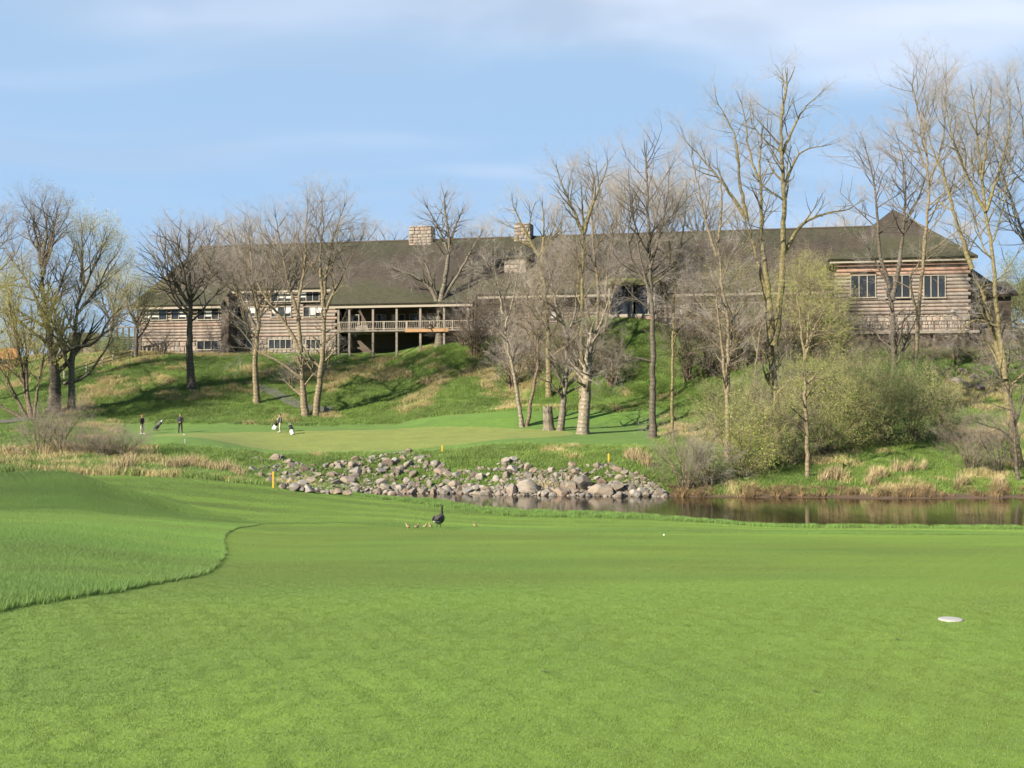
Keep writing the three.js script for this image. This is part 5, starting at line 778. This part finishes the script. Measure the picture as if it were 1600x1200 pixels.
{
  const hang = (s, z = 0.03) => [[s * 0.25, 1.15, -0.02], [s * 0.27, 0.90, z], [0, -1, 0.15]], front = (s) => [[s * 0.25, 1.17, 0.04], [s * 0.07, 1.03, 0.22], [-s * 0.5, -0.6, 0.4]];
  golfer('standing golfer in dark brown top, rust cap and pale trousers', 222, depthAt(222, 678, 95, 118), 1.25, { arms: [hang(-1, 0.06), front(1)], trousers: CL.khaki, jacket: CL.brown, shoes: CL.white, cap: CL.rust, stance: 0.08, step: 0.05 });
  const g2 = depthAt(282, 676, 95, 118);
  golfer('golfer dressed all in black facing the fairway with hands together', 282, g2, 0.1, { arms: [front(-1), front(1)], trousers: CL.black, jacket: CL.navy, shoes: CL.black, stance: 0.15 });
  golfer('golfer in grey sleeves, dark vest and khaki trousers between two bags', 438, depthAt(438, 676, 95, 118), -1.2, { arms: [front(-1), hang(1, 0.05)], trousers: CL.khaki, jacket: CL.slate, vest: CL.black, shoes: CL.white, stance: 0.07, step: 0.06 });
  // golf bags
  const cyl = (r0, r1, h, n = 12) => new THREE.CylinderGeometry(r1, r0, h, n).translate(0, h / 2, 0);
  const bar = (name, a, b, r, m, parent) => { const A = V(...a), B = V(...b), o = addMesh(name, new THREE.CylinderGeometry(r, r, A.distanceTo(B), 7), m, parent); o.position.copy(A).add(B).multiplyScalar(0.5); o.quaternion.setFromUnitVectors(up, B.clone().sub(A).normalize()); return o; };
  function bag(label, px, py, turn, tilt, body, trim, cart) {
    const d = depthAt(px, py, 95, 118), root = addGroup(cart ? 'golf_pull_cart' : 'golf_bag', onGround(px, d).toArray(), turn); tag(root, label, cart ? 'golf cart' : 'golf bag');
    const b = new THREE.Group(); b.name = 'bag'; b.rotation.z = -tilt; b.position.set(0, cart ? 0.16 : 0.02, 0); root.add(b);
    addMesh('barrel', cyl(0.135, 0.15, 0.46), body, b); addMesh('upper_barrel', cyl(0.152, 0.17, 0.42).translate(0, 0.455, 0), trim, b); addMesh('collar', new THREE.TorusGeometry(0.165, 0.024, 8, 18).rotateX(Math.PI / 2).translate(0, 0.86, 0), trim, b); addMesh('bottom_cup', cyl(0.15, 0.145, 0.1), body, b);
    const pk = addMesh('pocket', new THREE.BoxGeometry(0.18, 0.36, 0.18, 2, 2, 2), body, b); pk.position.set(0.13, 0.26, 0); const pk2 = addMesh('pocket', new THREE.BoxGeometry(0.12, 0.22, 0.12), trim, b); pk2.position.set(0, 0.60, 0.13);
    addMesh('strap', new THREE.TorusGeometry(0.24, 0.02, 6, 18, Math.PI).rotateZ(Math.PI / 2).translate(-0.10, 0.48, 0), CL.black, b);
    const r = RNG(px); for (let k = 0; k < 8; k++) { const a = k / 8 * 6.283, x = Math.cos(a) * 0.075, z = Math.sin(a) * 0.075, h = 1.0 + 0.18 * r(); bar('club', [x * 0.6, 0.5, z * 0.6], [x * 1.3, h, z * 1.3], 0.006, CL.steel, b); const hd = addMesh('club_head', new THREE.SphereGeometry(k < 3 ? 0.05 : 0.03, 8, 6).scale(1.3, 0.9, 0.7), k < 3 ? trim : CL.steel, b); hd.position.set(x * 1.3 + 0.02, h, z * 1.3); }
    if (cart) {
      for (const s of [-1, 1]) { const w = new THREE.Group(); w.name = 'wheel'; w.position.set(0.02, 0.15, s * 0.27); root.add(w); addMesh('tyre', new THREE.TorusGeometry(0.13, 0.02, 8, 20), CL.rubber, w); for (let k = 0; k < 3; k++) { const sp = addMesh('spoke', boxG, CL.steel, w); sp.scale.set(0.25, 0.012, 0.012); sp.rotation.z = k * Math.PI / 3; } }
      bar('axle', [0.02, 0.15, -0.27], [0.02, 0.15, 0.27], 0.012, CL.steel, root); bar('frame', [0.0, 0.13, 0], [Math.sin(tilt) * 0.95, 0.13 + Math.cos(tilt) * 0.95, 0.0], 0.016, CL.black, root); bar('handle', [Math.sin(tilt) * 0.9, 0.13 + Math.cos(tilt) * 0.9, 0], [Math.sin(tilt) * 0.9 + 0.32, 0.3 + Math.cos(tilt) * 0.9, 0], 0.014, CL.black, root);
    } else for (const s of [-1, 1]) bar('stand_leg', [Math.sin(tilt) * 0.68, Math.cos(tilt) * 0.68, 0], [Math.sin(tilt) * 0.68 + 0.28, 0.0, s * 0.26], 0.009, CL.black, root);
    return root;
  }
  bag('dark golf bag on a two wheeled pull cart between two golfers', 242, 673, 0.25, 0.72, CL.black, CL.slate, true);
  bag('white golf bag with black pockets standing behind the khaki golfer', 427, 671, -0.3, 0.55, CL.white, CL.black);
  bag('black topped golf bag with white base right of the khaki golfer', 458, 679, 2.5, 0.45, CL.white, CL.black);
  // putter lying against the black clad golfer
  const pr = addGroup('putter', onGround(277.6, g2 - 0.2).toArray()); tag(pr, 'thin putter held upright beside the black clad golfer', 'golf club'); bar('shaft', [0, 0.02, 0], [0.12, 0.88, 0], 0.008, CL.steel, pr); bar('grip', [0.085, 0.64, 0], [0.122, 0.9, 0], 0.014, CL.black, pr); const ph = addMesh('club_head', boxG, CL.steel, pr); ph.scale.set(0.11, 0.03, 0.04); ph.position.set(-0.02, 0.015, 0);
  // hazard stakes
  const stake = (px, py, h, label, m, name = 'hazard_stake') => { const d = depthAt(px, py, 60, 118), p = onGround(px, d), w = 0.10, g = new THREE.BufferGeometry(); const o = addGroup(name, p.toArray(), 0.3); tag(o, label, 'stake', name === 'hazard_stake' ? 'yellow water hazard stakes' : undefined); const b = addMesh('post', boxG, m, o); b.scale.set(w, h + 0.3, w * 0.6); b.position.y = (h + 0.3) / 2 - 0.3; const c = addMesh('top', new THREE.ConeGeometry(w * 0.72, 0.07, 4).rotateY(Math.PI / 4), m, o); c.scale.z = 0.6; c.position.y = h + 0.035; return o; };
  stake(427, 763, 1.0, 'tall yellow stake on the grass at the left end of the stones', CL.yellow); stake(691, 709, 0.62, 'short yellow stake above the left heap of stones', CL.yellow); stake(951, 724, 0.70, 'yellow stake above the right heap of stones', CL.yellow);
  stake(289, 693, 0.32, 'short white stake in front of the green', CL.stone, 'white_stake');
  const flat = addMesh('tee_disc', new THREE.CylinderGeometry(0.16, 0.18, 0.05, 20), CL.stone); flat.position.copy(onGround(289, depthAt(289, 679, 95, 118))).y += 0.02; tag(flat, 'small white disc on the green at the black clad golfer', 'disc');
  // distance plate in the fairway: a low white dome with a rim
  { const d = depthAt(1484, 968, 5, 20), p = onGround(1484, d), r = 19 / FOCAL * d, g = new THREE.LatheGeometry([[0.001, 0.017], [0.35, 0.0165], [0.7, 0.0135], [0.9, 0.0085], [0.985, 0.002], [1, -0.02]].map(([a, b]) => new THREE.Vector2(a * r, b > 0 ? b * 0.55 : b)), 40), o = addMesh('distance_marker', g, mat(0.27, 0.265, 0.25, 0.7)); o.position.copy(p).setY(p.y + 0.005); tag(o, 'round white distance marker set flush in the fairway', 'marker'); }
  { const b = addMesh('golf_ball', new THREE.SphereGeometry(0.0215, 20, 14), mat(0.7, 0.7, 0.68, 0.4)), d = depthAt(1037, 837, 20, 60), p = onGround(1037, d); b.position.copy(p).setY(p.y + 0.026); tag(b, 'white golf ball at the far edge of the fairway', 'ball'); }
  // litter: old leaves and turf scraps
  [[850, 1052, 'largest dead leaf in the lower middle of the fairway'], [1104, 868, 'brown turf scrap nearest the goslings side of the fairway'], [1172, 867, 'longer dark turf scrap towards the pond'], [1198, 880, 'light brown scrap below the longer dark one'], [605, 832, 'small dark scrap below the goslings'], [1400, 1002, 'scrap left below the white marker'], [1272, 1092, 'dead leaf at the lower right of the fairway']].forEach(([px, py, l], i) => {
    const d = depthAt(px, py, 4, 60), p = onGround(px, d), s = new THREE.Shape(); s.moveTo(0, -1); s.bezierCurveTo(0.8, -0.5, 0.5, 0.5, 0, 1); s.bezierCurveTo(-0.6, 0.4, -0.7, -0.5, 0, -1);
    const g = new THREE.ExtrudeGeometry(s, { depth: 0.08, bevelEnabled: false, curveSegments: 5 }).rotateX(-Math.PI / 2), q = g.attributes.position; for (let k = 0; k < q.count; k++) q.setY(k, q.getY(k) + 0.35 * q.getX(k) ** 2 + 0.25 * q.getZ(k) ** 2); g.computeVertexNormals();
    const o = addMesh('dead_leaf', g, mat(0.055, 0.040, 0.02, 0.9)), r = (i > 0 && i < 5 ? 0.0012 : 0.0022) * Math.max(d, 8); o.scale.set(r, r, r * 1.3); o.rotation.y = 1.2 + i; o.position.copy(p).setY(p.y + 0.008); tag(o, l, 'leaf');
  });
}
// ---------------------------------------------------------------- the goose and her goslings
{
  const paint = (g, f) => { const p = g.attributes.position, c = []; for (let k = 0; k < p.count; k++) c.push(...f(p.getX(k), p.getY(k), p.getZ(k))); g.setAttribute('color', new THREE.Float32BufferAttribute(c, 3)); return g; };
  const feather = new THREE.MeshStandardMaterial({ color: 0xffffff, vertexColors: true, roughness: 0.85 }), blackM = mat(0.012, 0.012, 0.012, 0.7);
  const d = depthAt(686, 826, 25, 60), root = addGroup('goose', onGround(686, d).toArray(), 1.22); tag(root, 'adult black necked goose standing tall on the fairway edge', 'goose');
  // faces local +x
  const body = blend([ellipsoid([0.0, 0.37, 0], [0.29, 0.185, 0.19]), ellipsoid([0.17, 0.40, 0], [0.17, 0.155, 0.15]), ellipsoid([-0.27, 0.34, 0], [0.17, 0.075, 0.10]), capsule([0.20, 0.46, 0], [0.285, 0.60, 0], 0.085, 0.043), capsule([0.285, 0.60, 0], [0.285, 0.80, 0], 0.046, 0.036), ellipsoid([0.315, 0.845, 0], [0.062, 0.041, 0.036]), capsule([-0.05, 0.30, 0.07], [-0.04, 0.18, 0.07], 0.05, 0.026), capsule([-0.05, 0.30, -0.07], [-0.04, 0.18, -0.07], 0.05, 0.026)], 0.045);
  const wing = (s) => ellipsoid([-0.07, 0.405, s * 0.115], [0.30, 0.115, 0.075]);
  const g = surfaceNet((x, y, z) => Math.min(body(x, y, z), Math.max(wing(1)(x, y, z), -1), wing(-1)(x, y, z)), [-0.5, 0.1, -0.25], [0.45, 0.95, 0.25], 0.0115);
  paint(g, (x, y, z) => { const n = 0.8 + 0.4 * hash2(Math.floor(x * 90), Math.floor(y * 60) + Math.floor(z * 60) * 31);
    if (y > 0.57 + 0.1 * (0.28 - x) || (x > 0.2 && y > 0.55)) { const chin = x < 0.335 && x > 0.27 && y > 0.795 && y < 0.845 && Math.abs(z) > 0.012; return chin ? [0.6, 0.58, 0.54] : [0.010, 0.010, 0.010]; }
    if (x < -0.2 && y < 0.335) return [0.6, 0.58, 0.54]; if (x < -0.33) return [0.012, 0.011, 0.011];
    if (x > 0.22 && y > 0.36) return [0.26 * n, 0.21 * n, 0.16 * n]; if (y < 0.25) return [0.30 * n, 0.27 * n, 0.23 * n];
    return [0.042 * n, 0.034 * n, 0.030 * n]; });
  addMesh('body', g, feather, root);
  const bill = addMesh('bill', new THREE.ConeGeometry(0.024, 0.075, 10).rotateZ(-Math.PI / 2).scale(1, 0.8, 1), blackM, root); bill.position.set(0.40, 0.838, 0);
  for (const s of [-1, 1]) { const l = addMesh('leg', surfaceNet(blend([capsule([-0.04, 0.2, s * 0.07], [-0.02, 0.10, s * 0.07], 0.016, 0.012), capsule([-0.02, 0.10, s * 0.07], [-0.01, 0.015, s * 0.07], 0.012, 0.012), capsule([-0.01, 0.012, s * 0.07], [0.075, 0.008, s * 0.105], 0.010, 0.006), capsule([-0.01, 0.012, s * 0.07], [0.085, 0.008, s * 0.07], 0.010, 0.006), capsule([-0.01, 0.012, s * 0.07], [0.075, 0.008, s * 0.035], 0.010, 0.006)], 0.015), [-0.1, -0.02, s * 0.07 - 0.07], [0.12, 0.24, s * 0.07 + 0.07], 0.007), blackM, root); }
  // downy goslings
  const gb = blend([ellipsoid([0, 0.10, 0], [0.085, 0.065, 0.062]), ellipsoid([0.05, 0.125, 0], [0.05, 0.05, 0.045]), capsule([0.06, 0.14, 0], [0.085, 0.19, 0], 0.028, 0.024), ellipsoid([0.095, 0.20, 0], [0.034, 0.029, 0.027]), capsule([-0.01, 0.06, 0.025], [0.0, 0.006, 0.028], 0.016, 0.009), capsule([-0.01, 0.06, -0.025], [0.0, 0.006, -0.028], 0.016, 0.009), capsule([0.0, 0.006, 0.028], [0.035, 0.006, 0.03], 0.009, 0.007), capsule([0.0, 0.006, -0.028], [0.035, 0.006, -0.03], 0.009, 0.007)], 0.02);
  const gg = paint(surfaceNet(gb, [-0.12, -0.01, -0.1], [0.15, 0.25, 0.1], 0.0065), (x, y, z) => { const top = (y > 0.125 && x < 0.03) || (y > 0.205 && Math.abs(z) < 0.017); const n = 0.85 + 0.3 * hash2(Math.floor(x * 300), Math.floor(y * 300)); return top ? [0.075 * n, 0.063 * n, 0.030 * n] : [0.19 * n, 0.16 * n, 0.075 * n]; });
  const bg = new THREE.ConeGeometry(0.011, 0.028, 8).rotateZ(-Math.PI / 2);
  [[638, 826, 2.6, 'gosling furthest left of the row beside the goose'], [651, 826, 0.4, 'second gosling from the left of the row'], [664, 825.5, -0.5, 'third gosling from the left of the row'], [673, 825.5, 2.2, 'gosling closest to the goose'], [743, 824, 3.0, 'lone gosling right of the goose']].forEach(([px, py, a, l]) => {
    const dd = depthAt(px, py, 25, 60), r = addGroup('gosling', onGround(px, dd).toArray(), a); tag(r, l, 'gosling', 'goslings'); r.scale.setScalar(0.92); addMesh('body', gg, feather, r); const b = addMesh('bill', bg, blackM, r); b.position.set(0.135, 0.198, 0);
  });
}
// ---------------------------------------------------------------- stump, reeds, fence, paths, small buildings
{
  const d = depthAt(858, 672, 95, 118), b = onGround(858, d), root = addGroup('tree_stump', b.toArray()); tag(root, 'broken off tree stump leaning left behind the green', 'stump');
  const g = new THREE.CylinderGeometry(1, 1, 1, 18, 9), p = g.attributes.position, r = RNG(31); const jag = Array.from({ length: 19 }, () => r());
  for (let k = 0; k < p.count; k++) { const x = p.getX(k), z = p.getZ(k), y = p.getY(k) + 0.5, a = Math.round((Math.atan2(z, x) / 6.283 + 0.5) * 18) % 18, cap = Math.hypot(x, z) < 0.5, R = lerp(0.52, 0.42, y) * (0.93 + 0.14 * jag[a]) * (y < 0.15 ? 1.18 : 1); const h = 2.35 * y + (y > 0.95 && !cap ? (jag[a] - 0.6) * 0.4 : 0); p.setXYZ(k, x * R - 0.16 * y, h - 0.2, z * R); }
  g.computeVertexNormals(); addMesh('trunk', g, BARK.grey, root);
  const wood = addMesh('split_wood', new THREE.ConeGeometry(0.20, 0.5, 7), M.orangeWood, root); wood.position.set(-0.12, 2.15, 0.05);
}
function reedClump() {
  const r = RNG(88), pos = [], col = [], tones = [[0.36, 0.29, 0.17], [0.30, 0.235, 0.13], [0.42, 0.35, 0.225], [0.24, 0.20, 0.11]];
  for (let k = 0; k < 70; k++) { const a = r() * 6.283, q = Math.sqrt(-Math.log(1 - 0.95 * r())) * 0.28, x = Math.cos(a) * q, z = Math.sin(a) * q, h = (0.45 + 0.75 * r()) * Math.exp(-q * 0.9), b = a + (r() - 0.5) * 2.2, l = h * (0.12 + 0.75 * r() * r()), w = 0.009 + 0.007 * r(), t = r() * 6.283, dx = Math.cos(t) * w, dz = Math.sin(t) * w, mx = x + Math.cos(b) * l * 0.3, mz = z + Math.sin(b) * l * 0.3, my = h * 0.6, ex = x + Math.cos(b) * l, ez = z + Math.sin(b) * l, c = tones[Math.floor(r() * 4)];
    pos.push(x - dx, -0.04, z - dz, x + dx, -0.04, z + dz, mx + dx * 0.8, my, mz + dz * 0.8, x - dx, -0.04, z - dz, mx + dx * 0.8, my, mz + dz * 0.8, mx - dx * 0.8, my, mz - dz * 0.8, mx - dx * 0.8, my, mz - dz * 0.8, mx + dx * 0.8, my, mz + dz * 0.8, ex, h * (l > h * 0.5 ? 0.8 : 1), ez); for (let i = 0; i < 9; i++) col.push(...c); }
  const g = new THREE.BufferGeometry(); g.setAttribute('position', new THREE.Float32BufferAttribute(pos, 3)); g.setAttribute('color', new THREE.Float32BufferAttribute(col, 3)); g.computeVertexNormals(); return g;
}
{
  // tall dead reeds at the left end of the pond and along the bank
  const rr = RNG(606), reed = reedClump(), mats = [], cols = [];
  [[178, 738, 3], [195, 736, 6], [208, 730, 4], [268, 735, 4], [285, 733, 5], [300, 730, 4], [318, 735, 3], [345, 738, 4], [362, 742, 4], [378, 746, 3], [100, 712, 5], [70, 716, 4], [30, 716, 5], [10, 712, 4], [130, 715, 3], [980, 716, 5], [1000, 720, 6], [1012, 728, 3], [1290, 752, 6], [1308, 750, 5], [1352, 758, 4], [1372, 745, 3], [1405, 738, 3], [1420, 738, 3], [1435, 736, 2], [1500, 760, 4], [1560, 762, 5], [690, 600, 3], [665, 602, 3], [640, 590, 3]].forEach(([px, py, n]) => { for (let k = 0; k < n; k++) { const x0 = px + (rr() - 0.5) * 18, d = depthAt(x0, py + (rr() - 0.5) * 5, 70, 140), x = xOf(x0, d); mats.push(layTile(x, d, rr, 0.7 + 0.5 * rr(), (py < 640 ? 0.6 : 0.8) + 0.5 * rr())); const q = 0.8 + 0.4 * rr(); cols.push(new THREE.Color(q, q * 0.97, q * 0.93)); } });
  // brown sedge hanging over the far waterline
  for (let k = 0; k < 420; k++) { const px = 1050 + rr() * 600; if (fbm(px / 26, 3.3, 3) < 0.47 && rr() < 0.85) continue; const d = depthAt(px, 764 + rr() * 13, 74, 86), x = xOf(px, d), q = 0.25 + 0.45 * rr(); mats.push(layTile(x, d, rr, 0.6 + 0.4 * rr(), 0.25 + 0.35 * rr())); cols.push(new THREE.Color(q, q * 0.85, q * 0.72)); }
  tag(addCopies('dead_reeds', reed, dryMat, mats, cols), 'tall dead reeds and sedge along the pond banks', 'reeds', null, 'stuff');
}
{
  // cart path: two visible stretches
  const ribbon = (pts, w, lift, m, label) => { const c = new THREE.CatmullRomCurve3(pts.map(([px, py]) => { const d = depthAt(px, py, 80, 165); return V(xOf(px, d), 0, -d); })), n = 60, P = [], I = []; for (let k = 0; k <= n; k++) { const a = c.getPoint(k / n), t = c.getTangent(k / n), s = V(-t.z, 0, t.x).normalize(); for (const q of [-1, -0.33, 0.33, 1]) { const x = a.x + s.x * q * w / 2, z = a.z + s.z * q * w / 2; P.push(x, ground(x, -z) + lift, z); } } for (let k = 0; k < n; k++) for (let q = 0; q < 3; q++) { const a = k * 4 + q; I.push(a, a + 1, a + 4, a + 1, a + 5, a + 4); } const g = new THREE.BufferGeometry(); g.setAttribute('position', new THREE.Float32BufferAttribute(P, 3)); g.setIndex(I); g.computeVertexNormals(); tag(addMesh('cart_path', g, m), label, 'path', null, 'structure'); };
  const asphalt = mat(0.075, 0.072, 0.068, 0.9);
  ribbon([[405, 606], [428, 616], [455, 630], [490, 640], [520, 642]], 1.5, 0.16, asphalt, 'dark cart path crossing the slope behind the forked trees');
  ribbon([[-120, 668], [-40, 664], [20, 660], [48, 655]], 2.2, 0.2, asphalt, 'grey cart path at the far left edge');
  // rail fence by the big tree
  const f = addGroup('rail_fence', onGround(98, 146).toArray()); tag(f, 'pale post and rail fence right of the big dark tree', 'fence'); let prev;
  [[100, 594], [111, 590], [135, 582], [160, 573], [176, 568], [206, 560]].forEach(([px, py]) => { const d = depthAt(px, py, 100, 165), p = onGround(px, d).sub(f.position), o = addMesh('post', boxG, M.trim, f); o.scale.set(0.16, 1.2, 0.16); o.position.copy(p).setY(p.y + 0.45);
    if (prev) for (const h of [0.45, 0.85]) { const a = prev.clone().setY(prev.y + h), b = p.clone().setY(p.y + h), r = addMesh('rail', boxG, M.greyWood, f); r.scale.set(a.distanceTo(b), 0.10, 0.06); r.position.copy(a).add(b).multiplyScalar(0.5); r.quaternion.setFromUnitVectors(V(1, 0, 0), b.clone().sub(a).normalize()); } prev = p; });
  // timber screen at the left end of the clubhouse
  const ts = addGroup('timber_screen', onGround(198, 147).toArray()); tag(ts, 'dark timber screen with tall posts left of the clubhouse', 'fence');
  for (let k = 0; k < 6; k++) { const o = addMesh('post', boxG, M.darkWood, ts); o.scale.set(0.18, 3.6, 0.18); o.position.set(-2.0 + k * 0.75, 1.5, 0); } for (let k = 0; k < 7; k++) { const o = addMesh('board', boxG, M.darkWood, ts); o.scale.set(4.0, 0.24, 0.05); o.position.set(-0.12, 0.2 + k * 0.3, -0.13); } const tr = addMesh('top_rail', boxG, M.greyWood, ts); tr.scale.set(4.3, 0.14, 0.2); tr.position.set(-0.12, 3.3, 0);
  // two small outbuildings half hidden by the willow
  const hut = (px, d, w, h, dep, wallM, roofM, label, turn) => { const b = onGround(px, d), g = addGroup('outbuilding', b.toArray(), turn); tag(g, label, 'building'); const wl = addMesh('wall', boxG, wallM, g); wl.scale.set(w, h + 1, dep); wl.position.y = (h - 1) / 2; const s = new THREE.Shape(); s.moveTo(-dep / 2 - 0.4, 0); s.lineTo(0, dep * 0.38); s.lineTo(dep / 2 + 0.4, 0); s.closePath(); const rf = addMesh('roof', new THREE.ExtrudeGeometry(s, { depth: w + 0.7, bevelEnabled: false }).translate(0, 0, -(w + 0.7) / 2).rotateY(Math.PI / 2), roofM, g); rf.position.y = h; const dr = addMesh('door', boxG, M.darkWood, g); dr.scale.set(0.9, 2, 0.08); dr.position.set(-w * 0.15, 1, dep / 2 + 0.03); const wi = addMesh('window', boxG, M.glass, g); wi.scale.set(0.9, 0.8, 0.06); wi.position.set(w * 0.25, 1.4, dep / 2 + 0.025); };
  hut(131, 158, 3.0, 1.9, 3, M.log[2], M.roof, 'small pink walled hut between the big tree and the clubhouse', 0.2); hut(-8, 150, 5, 1.6, 4, M.orangeWood, mat(0.30, 0.13, 0.055, 0.9), 'low hut with orange brown roof at the left edge', 0.3);
}
{
  // leafy undergrowth on the floor of the right thicket and sprouting greens by the left reeds
  const rr = RNG(717), mats = [], cols = []; const put = (px, py, s) => { const d = depthAt(px, py, 74, 128), x = xOf(px, d); mats.push(new THREE.Matrix4().compose(V(x, ground(x, d) - 0.05, -d), new THREE.Quaternion().setFromAxisAngle(up, rr() * 6.283), V(s, s * (0.6 + 0.5 * rr()), s))); const q = 0.7 + 0.6 * rr(); cols.push(new THREE.Color(q, q, q)); };
  for (let k = 0; k < 2600; k++) { const px = 1090 + rr() * 400, t = rr(), low = px < 1250 ? lerp(765, 720, (px - 1090) / 160) : lerp(718, 690, (px - 1250) / 240); put(px, lerp(low, 560, t * t * 0.9), 0.7 + 1.0 * rr()); }
  for (let k = 0; k < 500; k++) put(rr() * 420, 722 + rr() * 22, 0.5 + 0.5 * rr());
  for (let k = 0; k < 300; k++) put(390 + rr() * 620, 700 + rr() * 26, 0.35 + 0.35 * rr());
  const g = LEAFLET[0].clone(); tag(addCopies('undergrowth', g, LEAF.olive, mats, cols), 'low leafy undergrowth below the shrubs', 'undergrowth', null, 'stuff');
}

renderer.render(scene, camera);
